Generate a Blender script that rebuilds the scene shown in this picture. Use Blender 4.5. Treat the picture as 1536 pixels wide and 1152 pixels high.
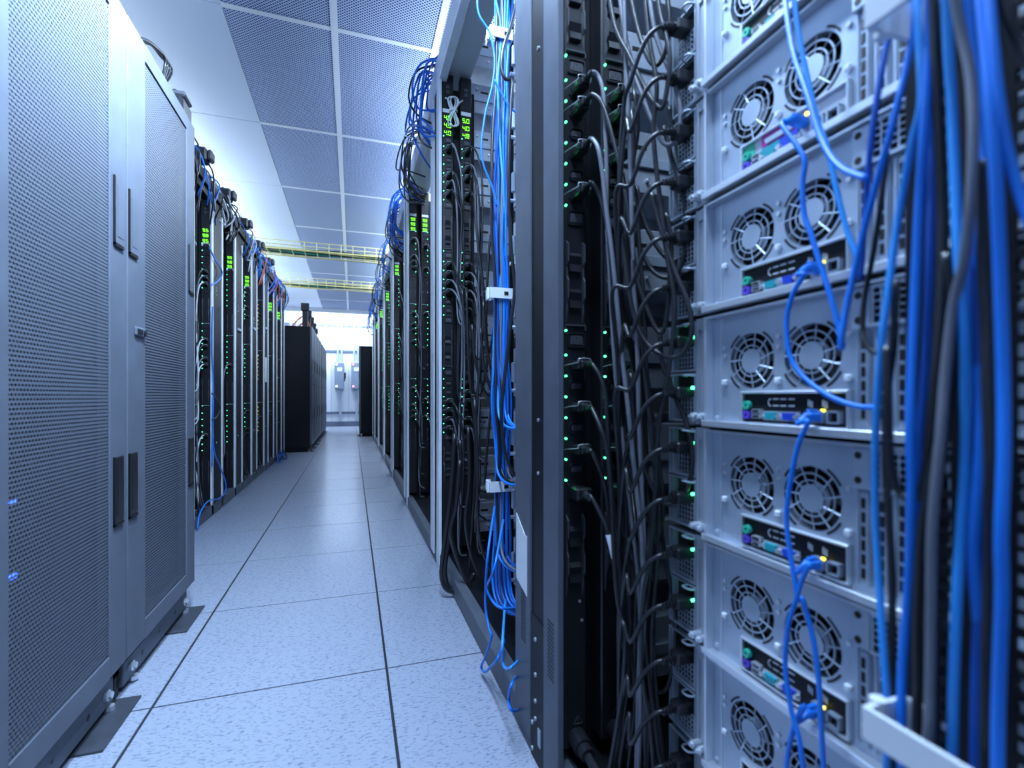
import bpy, math, random
from mathutils import Vector
random.seed(7)
S = bpy.context.scene
COL = S.collection
for o in list(bpy.data.objects):
    bpy.data.objects.remove(o)

# ---------------------------------------------------------------- camera, world, lights, exposure
FPX, CX, HY, CAMZ = 730.0, 768.0, 595.0, 0.833
YAW = math.atan(239.5 / FPX)
SN, CS = math.sin(YAW), math.cos(YAW)
cam = bpy.data.cameras.new('camera')
cam.lens = FPX / 1536 * 36.0
cam.sensor_width = 36.0
cam.shift_y = (HY - 576) / 1536
cam.clip_start = 0.02
cam.dof.use_dof = True
cam.dof.focus_distance = 2.1
cam.dof.aperture_fstop = 3.2
camo = bpy.data.objects.new('camera', cam)
COL.objects.link(camo)
camo.location = (0, 0, CAMZ)
camo.rotation_euler = (math.pi / 2, 0, -YAW)
S.camera = camo

w = bpy.data.worlds.new('world'); S.world = w
w.use_nodes = True
w.node_tree.nodes['Background'].inputs[0].default_value = (0.25, 0.45, 1.0, 1)
w.node_tree.nodes['Background'].inputs[1].default_value = 0.05

def area(name, loc, rot, sx, sy, power, col):
    l = bpy.data.lights.new(name, 'AREA')
    l.shape = 'RECTANGLE'; l.size = sx; l.size_y = sy
    l.energy = power; l.color = col
    o = bpy.data.objects.new(name, l); COL.objects.link(o)
    o.location = loc; o.rotation_euler = rot
    return o
COOL = (0.52, 0.715, 1.0)
WHITE = (0.66, 0.81, 1.0)
# out of frame: two lights added for doors and servers, ceiling lamp behind camera
area('added_door_light', (-0.2, 1.22, 2.24), (0, 1.2, 0), 0.12, 0.85, 90, COOL)  # added wash light, tilted at the cabinet doors to brighten their tops
area('added_server_light', (0.17, 0.75, 2.3), (0, -0.45, 0), 0.12, 1.5, 36, COOL)  # added light, tilted at the servers and right posts
area('ceiling_lamp_behind', (-0.05, -1.6, 2.96), (0, 0, 0), 0.5, 1.6, 6, COOL)
# lamp tubes standing over the rack rows and lighting the ceiling
area('row_lamp_left', (-2.3, 7.4, 2.2), (math.pi, 0.0, 0), 1.2, 6.0, 150, WHITE)
area('row_lamp_right', (1.3, 6.3, 2.47), (math.pi, 0.0, 0), 0.7, 8.5, 260, WHITE)
area('added_left_row_light', (0.78, 6.6, 2.97), (0, -0.0, 0), 0.25, 7.6, 150, WHITE)  # added strip hidden above the right racks, brightens left row and aisle
# ceiling lamp over the cross aisle at the far end
area('ceiling_lamp_far', (-0.3, 13.75, 3.3), (0, 0, 0), 2.4, 0.6, 110, WHITE)
area('row_lamp_right_near', (1.15, 0.9, 2.75), (0, -0.3, 0), 0.3, 2.2, 22, COOL)

vs = S.view_settings
vs.view_transform = 'Standard'; vs.look = 'None'; vs.gamma = 1.0; vs.use_curve_mapping = False
vs.exposure = 0.7

# ---------------------------------------------------------------- helpers
def at(u, v, X=None, Y=None, Z=None):
    du, dv = (u - CX) / FPX, (v - HY) / FPX
    d = Vector((SN + du * CS, CS - du * SN, -dv))
    if X is not None: t = X / d.x
    elif Y is not None: t = Y / d.y
    else: t = (Z - CAMZ) / d.z
    return Vector((d.x * t, d.y * t, CAMZ + d.z * t))

MATS = {}
def mat(name, col, rough=0.5, metal=0.0, emit=0.0, spec=0.5, noise=0.0, nscale=40.0, bump=0.0):
    m = bpy.data.materials.new(name); m.use_nodes = True
    nt = m.node_tree; b = nt.nodes['Principled BSDF']
    c = (*col, 1)
    b.inputs['Base Color'].default_value = c
    b.inputs['Roughness'].default_value = rough
    b.inputs['Metallic'].default_value = metal
    b.inputs['Specular IOR Level'].default_value = spec
    if emit:
        b.inputs['Emission Color'].default_value = c
        b.inputs['Emission Strength'].default_value = emit
    if noise or bump:
        tc = nt.nodes.new('ShaderNodeTexCoord')
        n = nt.nodes.new('ShaderNodeTexNoise')
        n.inputs['Scale'].default_value = nscale; n.inputs['Detail'].default_value = 4
        nt.links.new(tc.outputs['Object'], n.inputs['Vector'])
        if noise:
            r = nt.nodes.new('ShaderNodeValToRGB')
            r.color_ramp.elements[0].position = 0.3; r.color_ramp.elements[1].position = 0.7
            r.color_ramp.elements[0].color = (*[x * (1 - noise) for x in col], 1)
            r.color_ramp.elements[1].color = (*[min(1, x * (1 + noise)) for x in col], 1)
            nt.links.new(n.outputs['Fac'], r.inputs['Fac'])
            nt.links.new(r.outputs['Color'], b.inputs['Base Color'])
        if bump:
            bp = nt.nodes.new('ShaderNodeBump')
            bp.inputs['Strength'].default_value = bump; bp.inputs['Distance'].default_value = 0.001
            nt.links.new(n.outputs['Fac'], bp.inputs['Height'])
            nt.links.new(bp.outputs['Normal'], b.inputs['Normal'])
    MATS[name] = m
    return m

def mathn(nt, op, a, b=None):
    n = nt.nodes.new('ShaderNodeMath'); n.operation = op
    for i, x in enumerate((a, b)):
        if x is None: continue
        if isinstance(x, (int, float)): n.inputs[i].default_value = x
        else: nt.links.new(x, n.inputs[i])
    return n.outputs[0]

def holes(nt, ax, ay, a, b, r, asp=1.0):
    """1 inside a staggered round hole pattern of pitch a x b over two object axes"""
    tc = nt.nodes.new('ShaderNodeTexCoord')
    sp = nt.nodes.new('ShaderNodeSeparateXYZ')
    nt.links.new(tc.outputs['Object'], sp.inputs[0])
    p, q = mathn(nt, 'DIVIDE', sp.outputs[ax], a), mathn(nt, 'DIVIDE', sp.outputs[ay], b)
    ds = []
    for off in (0.0, 0.5):
        d = []
        for c, sc in ((p, a), (q, b)):
            f = mathn(nt, 'FRACT', mathn(nt, 'ADD', c, off + 100))
            f = mathn(nt, 'MULTIPLY', mathn(nt, 'SUBTRACT', f, 0.5), sc)
            d.append(mathn(nt, 'POWER', mathn(nt, 'ABSOLUTE', f), 2.0))
        ds.append(mathn(nt, 'ADD', d[0], mathn(nt, 'MULTIPLY', d[1], asp)))
    return mathn(nt, 'LESS_THAN', mathn(nt, 'MINIMUM', ds[0], ds[1]), r * r)

def hole_mat(name, col, hole_col, axes, a, b, r, rough=0.45, through=False, asp=1.0):
    m = mat(name, col, rough, spec=0.15)
    nt = m.node_tree; bs = nt.nodes['Principled BSDF']; out = nt.nodes['Material Output']
    h = holes(nt, axes[0], axes[1], a, b, r, asp)
    mx = nt.nodes.new('ShaderNodeMixShader')
    if through:
        t = nt.nodes.new('ShaderNodeBsdfTransparent')
    else:
        t = nt.nodes.new('ShaderNodeBsdfDiffuse'); t.inputs[0].default_value = (*hole_col, 1)
    nt.links.new(h, mx.inputs[0]); nt.links.new(bs.outputs[0], mx.inputs[1]); nt.links.new(t.outputs[0], mx.inputs[2])
    nt.links.new(mx.outputs[0], out.inputs['Surface'])
    return m

class MB:
    def __init__(s): s.v, s.f = [], []
    def quad(s, *p):
        i = len(s.v); s.v += [tuple(q) for q in p]; s.f.append(tuple(range(i, i + len(p)))); return s
    def box(s, x0, x1, y0, y1, z0, z1, c=0.0):
        i = len(s.v)
        if c <= 0:
            s.v += [(x, y, z) for x in (x0, x1) for y in (y0, y1) for z in (z0, z1)]
            s.f += [tuple(i + k for k in q) for q in ((0, 1, 3, 2), (4, 6, 7, 5), (0, 4, 5, 1), (2, 3, 7, 6), (0, 2, 6, 4), (1, 5, 7, 3))]
            return s
        # chamfered box: three vertices per corner
        X, Y, Z = (x0, x1), (y0, y1), (z0, z1)
        idx = {}
        for a in (0, 1):
            for b in (0, 1):
                for d in (0, 1):
                    sx, sy, sz = 1 - 2 * a, 1 - 2 * b, 1 - 2 * d
                    for k in range(3):
                        p = [X[a] + sx * c, Y[b] + sy * c, Z[d] + sz * c]
                        p[k] = (X[a], Y[b], Z[d])[k]
                        idx[a, b, d, k] = len(s.v); s.v.append(tuple(p))
        g = lambda *q: s.f.append(tuple(idx[t] for t in q))
        for k in range(3):
            o1, o2 = [j for j in range(3) if j != k]
            for e in (0, 1):
                def key(p, q):
                    t = [0, 0, 0]; t[k] = e; t[o1] = p; t[o2] = q; return (*t, k)
                g(key(0, 0), key(0, 1), key(1, 1), key(1, 0))
            # edges along axis k
            for p in (0, 1):
                for q in (0, 1):
                    def kk(e, n):
                        t = [0, 0, 0]; t[k] = e; t[o1] = p; t[o2] = q; return (*t, n)
                    g(kk(0, o1), kk(1, o1), kk(1, o2), kk(0, o2))
        for a in (0, 1):
            for b in (0, 1):
                for d in (0, 1):
                    g((a, b, d, 0), (a, b, d, 1), (a, b, d, 2))
        return s
    def cyl(s, p0, p1, r, n=8, r1=None):
        p0, p1 = Vector(p0), Vector(p1); r1 = r if r1 is None else r1
        d = (p1 - p0).normalized()
        a = d.cross(Vector((0, 0, 1)) if abs(d.z) < 0.9 else Vector((1, 0, 0))).normalized(); b = d.cross(a)
        i = len(s.v)
        for k in range(n):
            t = 2 * math.pi * k / n; e = a * math.cos(t) + b * math.sin(t)
            s.v += [tuple(p0 + e * r), tuple(p1 + e * r1)]
        for k in range(n):
            j = (k + 1) % n
            s.f.append((i + 2 * k, i + 2 * j, i + 2 * j + 1, i + 2 * k + 1))
        s.f.append(tuple(i + 2 * k for k in range(n))); s.f.append(tuple(i + 2 * k + 1 for k in reversed(range(n))))
        return s
    def tube(s, pts, r, n=6, sub=5):
        pts = [Vector(p) for p in pts]
        if len(pts) > 2:
            q = [pts[0] * 2 - pts[1]] + pts + [pts[-1] * 2 - pts[-2]]
            out = []
            for i in range(1, len(q) - 2):
                a, b, c, d = q[i - 1:i + 3]
                for k in range(sub):
                    t = k / sub
                    out.append(0.5 * ((2 * b) + (c - a) * t + (2 * a - 5 * b + 4 * c - d) * t * t + (3 * b - a - 3 * c + d) * t ** 3))
            out.append(pts[-1]); pts = out
        i0 = len(s.v); nrm = None
        for i, p in enumerate(pts):
            d = (pts[min(i + 1, len(pts) - 1)] - pts[max(i - 1, 0)])
            d = d.normalized() if d.length > 1e-9 else Vector((0, 0, 1))
            if nrm is None:
                nrm = d.cross(Vector((0.3, 0.2, 1)) if abs(d.z) < 0.9 else Vector((1, 0.1, 0))).normalized()
            else:
                nrm = nrm - d * nrm.dot(d)
                nrm = nrm.normalized() if nrm.length > 1e-6 else d.orthogonal().normalized()
            b = d.cross(nrm)
            for k in range(n):
                t = 2 * math.pi * k / n
                s.v.append(tuple(p + (nrm * math.cos(t) + b * math.sin(t)) * r))
        m = len(pts)
        for i in range(m - 1):
            for k in range(n):
                j = (k + 1) % n
                s.f.append((i0 + i * n + k, i0 + i * n + j, i0 + (i + 1) * n + j, i0 + (i + 1) * n + k))
        s.f.append(tuple(i0 + k for k in reversed(range(n)))); s.f.append(tuple(i0 + (m - 1) * n + k for k in range(n)))
        return s
    def poly(s, pts, depth):
        """prism: pts a list of 3D points, depth an offset vector"""
        d = Vector(depth); n = len(pts); i = len(s.v)
        s.v += [tuple(p) for p in pts] + [tuple(Vector(p) + d) for p in pts]
        s.f.append(tuple(range(i, i + n))); s.f.append(tuple(reversed(range(i + n, i + 2 * n))))
        for k in range(n):
            j = (k + 1) % n
            s.f.append((i + k, i + n + k, i + n + j, i + j))
        return s
    def mesh(s, name, m, smooth=False):
        me = bpy.data.meshes.new(name); me.from_pydata(s.v, [], s.f)
        me.materials.append(m)
        if smooth:
            me.polygons.foreach_set('use_smooth', [True] * len(me.polygons))
        me.update(); return me

def tag(o, label=None, cat=None, group=None, kind=None):
    if label: o['label'] = label
    if cat: o['category'] = cat
    if group: o['group'] = group
    if kind: o['kind'] = kind
    return o
def T(name, label, cat, loc=(0, 0, 0), group=None, rz=0.0):
    o = bpy.data.objects.new(name, None); COL.objects.link(o); o.location = loc; o.rotation_euler = (0, 0, rz)
    o.empty_display_size = 0.05
    return tag(o, label, cat, group)
def O(name, mb, m, parent=None, loc=None, smooth=False, kind=None, label=None):
    me = mb if isinstance(mb, bpy.types.Mesh) else mb.mesh(name, m, smooth)
    o = bpy.data.objects.new(name, me); COL.objects.link(o)
    if parent: o.parent = parent
    if loc is not None: o.location = loc
    if kind: o['kind'] = kind
    if label: o['label'] = label
    return o
def copy_tree(o, parent=None):
    c = o.copy(); COL.objects.link(c); c.parent = parent
    for ch in KIDS.get(o.name, ()): copy_tree(ch, c)
    return c
KIDS = {}
def kids_of(root):
    for o in bpy.data.objects:
        if o.parent: KIDS.setdefault(o.parent.name, [])
    KIDS.clear()
    for o in bpy.data.objects:
        if o.parent: KIDS.setdefault(o.parent.name, []).append(o)
ORD = ['first', 'second', 'third', 'fourth', 'fifth', 'sixth', 'seventh', 'eighth', 'ninth', 'tenth', 'eleventh', 'twelfth',
       'thirteenth', 'fourteenth', 'fifteenth', 'sixteenth', 'seventeenth', 'eighteenth', 'nineteenth', 'twentieth',
       'twenty-first', 'twenty-second', 'twenty-third', 'twenty-fourth', 'twenty-fifth', 'twenty-sixth', 'twenty-seventh', 'twenty-eighth']

# ---------------------------------------------------------------- materials
M_paint = mat('cabinet_paint', (0.115, 0.132, 0.165), 0.5, spec=0.15, noise=0.1, nscale=9)
M_perf = hole_mat('perforated_steel', (0.115, 0.132, 0.165), (0.004, 0.004, 0.006), (1, 2), 0.0104, 0.018, 0.0041, 0.42, through=True, asp=1.7)
M_black = mat('black_metal', (0.008, 0.009, 0.013), 0.5, spec=0.22, noise=0.15, nscale=30)
M_post = mat('rack_post_paint', (0.72, 0.76, 0.82), 0.42, spec=0.4, noise=0.08, nscale=14)
M_postdark = mat('rack_post_dark', (0.105, 0.12, 0.152), 0.45, spec=0.2, noise=0.1, nscale=14)
M_bplastic = mat('black_plastic', (0.013, 0.014, 0.018), 0.33)
M_gplastic = mat('grey_plastic', (0.055, 0.058, 0.07), 0.4)
M_steel = mat('galvanised_steel', (0.43, 0.5, 0.6), 0.42, 0.55, noise=0.13, nscale=11)
M_steel2 = mat('bright_steel', (0.7, 0.74, 0.8), 0.3, 0.7)
M_mid = mat('mid_steel', (0.42, 0.46, 0.53), 0.4, 0.45, noise=0.15, nscale=12)
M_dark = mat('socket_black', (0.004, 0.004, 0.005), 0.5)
M_cblk = mat('cable_black', (0.018, 0.019, 0.024), 0.3)
M_cgry = mat('cable_grey', (0.16, 0.17, 0.21), 0.38)
M_cwht = mat('cable_white', (0.62, 0.66, 0.72), 0.4)
M_cblu = mat('cable_blue', (0.008, 0.2, 0.8), 0.36)
M_cdbl = mat('cable_dark_blue', (0.006, 0.1, 0.5), 0.36)
M_clbl = mat('cable_light_blue', (0.03, 0.32, 0.85), 0.36)
M_white = mat('white_plastic', (0.75, 0.79, 0.84), 0.4)
M_led = mat('green_led', (0.06, 1.0, 0.35), 0.4, emit=5.0)
M_ledy = mat('amber_led', (0.9, 0.75, 0.05), 0.4, emit=3.0)
M_ledb = mat('blue_led', (0.02, 0.08, 1.0), 0.4, emit=6.0)
M_ledr = mat('red_led', (1.0, 0.2, 0.25), 0.4, emit=4.0)
M_ledw = mat('white_led', (0.9, 0.95, 1.0), 0.4, emit=4.0)
M_dig = mat('green_digit', (0.22, 1.0, 0.02), 0.4, emit=1.1)
M_purple = mat('port_purple', (0.1, 0.06, 0.5), 0.4)
M_green = mat('port_green', (0.03, 0.45, 0.3), 0.4)
M_teal = mat('port_teal', (0.01, 0.3, 0.36), 0.4)
M_vga = mat('port_blue', (0.01, 0.05, 0.5), 0.4)
M_magenta = mat('port_magenta', (0.3, 0.012, 0.24), 0.4)
M_yel = mat('tray_yellow', (0.9, 0.82, 0.36), 0.45)
M_org = mat('cable_orange', (0.75, 0.16, 0.08), 0.45)
M_panelg = mat('breaker_box_grey', (0.2, 0.25, 0.34), 0.45)
M_wall = mat('wall_paint', (0.68, 0.72, 0.78), 0.6, noise=0.03, nscale=2)
M_walld = mat('wall_strip', (0.12, 0.15, 0.22), 0.5)
M_conduit = mat('conduit_grey', (0.42, 0.47, 0.55), 0.4, 0.3)
M_ceil = mat('ceiling_smooth', (0.64, 0.73, 0.86), 0.36, bump=0.02, nscale=5)
M_bar = mat('ceiling_bar_white', (0.8, 0.83, 0.88), 0.45)
M_cperf = hole_mat('ceiling_perforated', (0.54, 0.64, 0.84), (0.07, 0.1, 0.22), (0, 1), 0.024, 0.02, 0.0058, 0.45)
M_plate = mat('floor_plate', (0.05, 0.056, 0.072), 0.4, noise=0.2, nscale=20)
M_joint = mat('floor_joint', (0.015, 0.017, 0.025), 0.7)

def floor_material():
    m = mat('speckled_vinyl', (0.5, 0.55, 0.63), 0.24)
    nt = m.node_tree; b = nt.nodes['Principled BSDF']
    tc = nt.nodes.new('ShaderNodeTexCoord')
    def flecks(rot, thr, sc):
        mp = nt.nodes.new('ShaderNodeMapping'); mp.inputs['Rotation'].default_value = (0, 0, rot)
        mp.inputs['Scale'].default_value = (1.0, 3.0, 1)
        nt.links.new(tc.outputs['Object'], mp.inputs['Vector'])
        n = nt.nodes.new('ShaderNodeTexNoise'); n.inputs['Scale'].default_value = sc; n.inputs['Detail'].default_value = 1.5
        nt.links.new(mp.outputs['Vector'], n.inputs['Vector'])
        return mathn(nt, 'GREATER_THAN', n.outputs['Fac'], thr)
    f = mathn(nt, 'MAXIMUM', flecks(0.5, 0.63, 60), flecks(-0.7, 0.64, 70))
    mx = nt.nodes.new('ShaderNodeMixRGB')
    mx.inputs[1].default_value = (0.34, 0.375, 0.46, 1); mx.inputs[2].default_value = (0.2, 0.23, 0.3, 1)
    nt.links.new(f, mx.inputs[0]); nt.links.new(mx.outputs[0], b.inputs['Base Color'])
    return m
M_floor = floor_material()

def plastic_sheet():
    m = mat('clear_sheet', (0.85, 0.9, 0.97), 0.15)
    nt = m.node_tree; b = nt.nodes['Principled BSDF']; out = nt.nodes['Material Output']
    t = nt.nodes.new('ShaderNodeBsdfTransparent'); mx = nt.nodes.new('ShaderNodeMixShader'); mx.inputs[0].default_value = 0.35
    nt.links.new(t.outputs[0], mx.inputs[1]); nt.links.new(b.outputs[0], mx.inputs[2]); nt.links.new(mx.outputs[0], out.inputs['Surface'])
    return m
M_sheet = plastic_sheet()

# ---------------------------------------------------------------- the room
CEIL = 3.0
fl = O('floor', MB().box(-3.4, 3.0, -3.0, 15.0, -0.06, -0.004), M_joint); fl['kind'] = 'structure'
tile_me = {}
TW, TL = 0.61, 0.612
xs = [0.10 + TW * k for k in range(-3, 2)]
for ix in range(len(xs) - 1):
    for iy in range(-3, 22):
        gx, gy = 0.0038, 0.003
        if 't' not in tile_me:
            tile_me['t'] = MB().box(gx, TW - gx, gy, TL - gy, -0.02, 0.0).mesh('floor_tile', M_floor)
        O('floor_tile', tile_me['t'], None, fl, (xs[ix], 1.538 + TL * iy, 0))
O('floor_border', MB().box(-3.4, xs[0], -3, 15, -0.02, 0).box(xs[-1], 3.0, -3, 15, -0.02, 0), M_floor, fl, kind='stuff')

ce = O('ceiling', MB().box(-3.4, 3.0, -3.0, 12.9, CEIL + 0.012, CEIL + 0.05), M_bar); ce['kind'] = 'structure'
pm = MB().box(0.004, 0.586, 0.006, 1.214, -0.001, 0.01).mesh('perforated_ceiling_panel', M_cperf)
sm = MB().box(0.0, 1.21, 0.003, 1.217, -0.004, 0.01, 0.001).mesh('smooth_ceiling_panel', M_ceil)
YS = [3.05 + 1.22 * k for k in range(-5, 9)]
for y in YS:
    if y + 1.22 > 13.0: continue
    for x in (-0.69, -0.10, 0.49, 1.08):
        O('perforated_ceiling_panel', pm, None, ce, (x, y, CEIL))
    for x in (-1.9, -3.12):
        O('smooth_ceiling_panel', sm, None, ce, (x, y, CEIL))
for x in (-0.10, 0.49, 1.08, 1.67):
    O('ceiling_bar', MB().box(x - 0.02, x + 0.02, -3, 12.9, CEIL - 0.006, CEIL + 0.012), M_bar, ce)
for y in YS:
    O('ceiling_bar', MB().box(-0.69, 3.0, y - 0.017, y + 0.017, CEIL - 0.005, CEIL + 0.012), M_bar, ce)

tag(O('trim_1', MB().box(-3.4, 3.0, 12.88, 12.98, 2.93, 3.12, 0.01), M_bar), kind='structure')
tag(O('trim_2', MB().box(-3.4, 3.0, 12.98, 15.0, 3.42, 3.48), M_wall), kind='structure')
WY = 14.5
wb = tag(O('wall_back', MB().box(-3.4, 3.0, WY, WY + 0.1, 0, 3.45), M_wall), kind='structure')
tag(O('wall_left', MB().box(-3.5, -3.4, -3.0, 15.0, 0, 3.45), M_wall), kind='structure')
tag(O('wall_right', MB().box(3.0, 3.1, -3.0, 15.0, 0, 3.45), M_wall), kind='structure')
tag(O('wall_front', MB().box(-3.4, 3.0, -3.1, -3.0, 0, 3.05), M_wall), kind='structure')
tag(O('baseboard_back', MB().box(-2.4, 2.0, WY - 0.03, WY, 0, 0.14, 0.004), M_walld), kind='structure')
for v, h in ((527, 0.06), (619, 0.06), (489, 0.05)):
    z = at(520, v, Y=WY).z
    O('wall_rail', MB().box(-2.4, 2.0, WY - 0.035, WY, z - h / 2, z + h / 2, 0.004), M_walld, wb)
for u in (487, 497, 523, 536):
    x = at(u, 560, Y=WY).x
    O('wall_seam', MB().box(x - 0.006, x + 0.006, WY - 0.004, WY, 0.14, 3.3), M_conduit, wb)

# breaker boxes on the far wall with their conduits
for i, (u0, u1, ll, rl) in enumerate(((502, 516, M_ledw, M_ledw), (527, 541, M_ledr, M_ledr))):
    a, b = at(u0, 543, Y=WY - 0.2), at(u1, 584, Y=WY - 0.2)
    wd = b.x - a.x
    t = T('breaker_box', ['grey wall breaker box with white indicator lamps at the end of the aisle, left one',
                          'grey wall breaker box with red lit lamp, right one beside the dark cabinet'][i], 'breaker box', (a.x, WY, b.z), 'breaker boxes on the far wall')
    H = a.z - b.z
    O('housing', MB().box(0, wd, -0.2, 0, 0, H, 0.012), M_panelg, t)
    O('door', MB().box(0.012, wd - 0.012, -0.215, -0.2, 0.015, H - 0.015, 0.006), M_panelg, t)
    O('label_plate', MB().box(wd * 0.28, wd * 0.8, -0.221, -0.215, H * 0.66, H * 0.8), M_white, t, label='white label plate')
    O('lamp', MB().cyl((wd * 0.2, -0.232, H * 0.91), (wd * 0.2, -0.2, H * 0.91), 0.022, 8), ll, t, label='lit round lamp')
    O('lamp', MB().cyl((wd * 0.2, -0.232, H * 0.11), (wd * 0.2, -0.2, H * 0.11), 0.022, 8), rl, t, label='lit round lamp')
    O('handle', MB().box(wd, wd + 0.03, -0.19, -0.13, H * 0.3, H * 0.42).box(wd, wd + 0.05, -0.17, -0.15, H * 0.4, H * 0.62), M_black, t)
    O('lower_conduit', MB().cyl((wd * 0.6, -0.08, 0), (wd * 0.6, -0.08, 0.14 - b.z + 0.0), 0.035, 8), M_conduit, t)
    for k in (0.3, 0.75):
        O('upper_conduit', MB().cyl((wd * k, -0.06, H), (wd * k, -0.06, 3.4 - b.z), 0.028, 8), M_conduit, t)

# clear plastic curtain hanging at the end of the aisle
mb = MB()
random.seed(3)
x = -1.5
cols = 60
prof = []
for i in range(cols + 1):
    xx = -1.5 + 3.0 * i / cols
    prof.append((xx, 13.35 + 0.10 * math.sin(i * 1.9) + 0.06 * math.sin(i * 0.83 + 1), 2.05 + 0.55 * abs(math.sin(i * 0.41)) + random.uniform(-0.1, 0.1)))
for i in range(cols):
    a, b = prof[i], prof[i + 1]
    za, zb = a[2], b[2]
    for k in range(4):
        f0, f1 = k / 4, (k + 1) / 4
        def pt(q, z, f): return (q[0], 13.2 + (q[1] - 13.2) * (0.4 + 0.6 * f), 3.42 + (z - 3.42) * f)
        mb.quad(pt(a, za, f0), pt(b, zb, f0), pt(b, zb, f1), pt(a, za, f1))
tag(O('plastic_curtain', mb, M_sheet, smooth=True), 'clear wrinkled plastic sheeting hanging before the far white wall', 'plastic curtain')

# ---------------------------------------------------------------- perforated cabinets
CW, CTOP = 0.61, 1.89
def make_cabinet(label, group, loc, far=False):
    t = T('server_cabinet', label, 'cabinet', loc, group)
    O('body', MB().box(-1.05, -0.03, 0.0, 0.012, 0.06, CTOP).box(-1.05, -0.03, CW - 0.014, CW - 0.002, 0.06, CTOP)
      .box(-1.05, -0.03, 0, CW - 0.002, CTOP - 0.012, CTOP).box(-1.05, -1.035, 0, CW - 0.002, 0.06, CTOP).box(-1.05, -0.03, 0, CW - 0.002, 0.06, 0.075), M_black, t)
    d = O('door', MB().box(-0.028, 0, 0.003, 0.125, 0.108, CTOP, 0.003).box(-0.028, 0, 0.51, CW - 0.005, 0.108, CTOP, 0.003)
          .box(-0.028, 0, 0.125, 0.51, 0.108, 0.165, 0.0).box(-0.028, 0, 0.125, 0.51, 1.84, CTOP, 0.0), M_paint, t)
    O('perforated_panel', MB().box(-0.006, -0.004, 0.125, 0.51, 0.165, 1.84), M_perf, d)
    for yc in (0.037, 0.557):
        for z0, z1 in ((1.235, 1.41), (0.5, 0.675)):
            h = O('handle', MB().box(-0.002, 0.004, yc - 0.025, yc + 0.025, z0, z1, 0.002), M_paint if z0 > 1 else M_bplastic, d)
            O('paddle', MB().box(0.004, 0.0048, yc - 0.014, yc + 0.02, z0 + 0.02, z1 - 0.02), M_paint if z0 > 1 else M_bplastic, h)
            O('handle_shade_strip', MB().box(0.0, 0.0045, yc - 0.031, yc - 0.025, z0 - 0.006, z1).box(0.0, 0.0045, yc - 0.031, yc + 0.025, z0 - 0.007, z0), M_dark, d)  # dark strips drawn as the shade beside and below the handle
    lk = None if loc[1] < 1 else O('lock', MB().box(-0.002, 0.006, 0.045, 0.115, 1.008, 1.034, 0.003), M_paint, d)
    if lk: O('lock_core', MB().cyl((0.0, 0.103, 1.02), (0.009, 0.103, 1.02), 0.009, 10).box(0, 0.0075, 0.052, 0.09, 1.013, 1.029, 0.002), M_bplastic, d)
    if not far:
        O('base_rail', MB().box(-0.05, -0.02, 0.03, CW - 0.03, 0.018, 0.085, 0.003), M_paint, t)
        O('base_holes', MB().cyl((-0.021, 0.16, 0.052), (-0.0195, 0.16, 0.052), 0.008, 8).cyl((-0.021, 0.45, 0.052), (-0.0195, 0.45, 0.052), 0.008, 8)
          .cyl((-0.021, 0.3, 0.052), (-0.0195, 0.3, 0.052), 0.005, 8), M_dark, t)
        for y in (0.075, 0.535):
            O('bolt', MB().cyl((-0.02, y, 0.055), (-0.012, y, 0.055), 0.014, 12).cyl((-0.012, y, 0.055), (-0.004, y, 0.055), 0.009, 6), M_steel2, t)
            O('levelling_foot', MB().cyl((-0.02, y + 0.02, 0.006), (-0.02, y + 0.02, 0.018), 0.013, 10).cyl((-0.06, y + 0.02, 0.0), (-0.06, y + 0.02, 0.08), 0.008, 8), M_steel2, t)
        O('anchor_plate', MB().box(-0.12, 0.035, 0.385, 0.606, 0.001, 0.007, 0.001), M_plate, t)
        O('side_bracket', MB().box(-0.06, -0.03, 0.0, 0.025, 0.0, 0.1).box(-0.06, -0.03, CW - 0.03, CW - 0.004, 0.0, 0.1), M_black, t)
    else:
        O('plinth', MB().box(-1.0, -0.06, 0.03, CW - 0.03, 0.0, 0.06), M_black, t)
        for y in (0.1, 0.5):
            O('levelling_foot', MB().cyl((-0.02, y, 0.0), (-0.02, y, 0.1), 0.012, 8).cyl((0.0, y, 0.0), (0.0, y, 0.012), 0.03, 8), M_plate, t)
    return t
G = 'tall perforated cabinets beside the aisle'
c1 = make_cabinet('tall grey cabinet with perforated door nearest the camera, at left edge', G, (-0.59, 0.996, 0))
c2 = make_cabinet('tall grey perforated-door cabinet with a lock plate, second from the left edge', G, (-0.59, 1.606, 0))
make_cabinet('tall grey perforated cabinet cut off behind the left edge', G, (-0.59, 0.386, 0))
# blue status lights glimpsed through the nearest door
for u, v in ((14, 753), (16, 866)):
    p = at(u, v, X=-0.62)
    O('status_light', MB().box(p.x + 0.59 - 0.004, p.x + 0.59 + 0.004, p.y - 0.996 - 0.012, p.y - 0.996 + 0.012, p.z - 0.004, p.z + 0.004), M_ledb, c1)
cf = make_cabinet('black cabinet turning its plain side to the camera, where the left open racks end', 'black cabinets at the far end of the left row', (-0.577, 7.9, 0), True)
kids_of(cf)
for i, y in enumerate((8.512, 9.124, 9.736, 10.5, 11.112, 11.9, 12.2)):
    c = copy_tree(cf); c.location = (-0.577 if i < 6 else -0.577, y, 0) if i < 5 else (-0.59, 11.85, 0)
    if i == 6:
        for ch in list(c.children_recursive): bpy.data.objects.remove(ch)
        bpy.data.objects.remove(c); continue
    c['label'] = f'black perforated cabinet in the far left row, {ORD[i + 1]} from its near end'
cr = copy_tree(cf); cr.location = (0.137, 10.6 + CW, 0); cr.rotation_euler = (0, 0, math.pi)
cr['label'] = 'black cabinet standing out into the aisle at the far end of the right row'; cr['group'] = 'black cabinet on the right'

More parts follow.
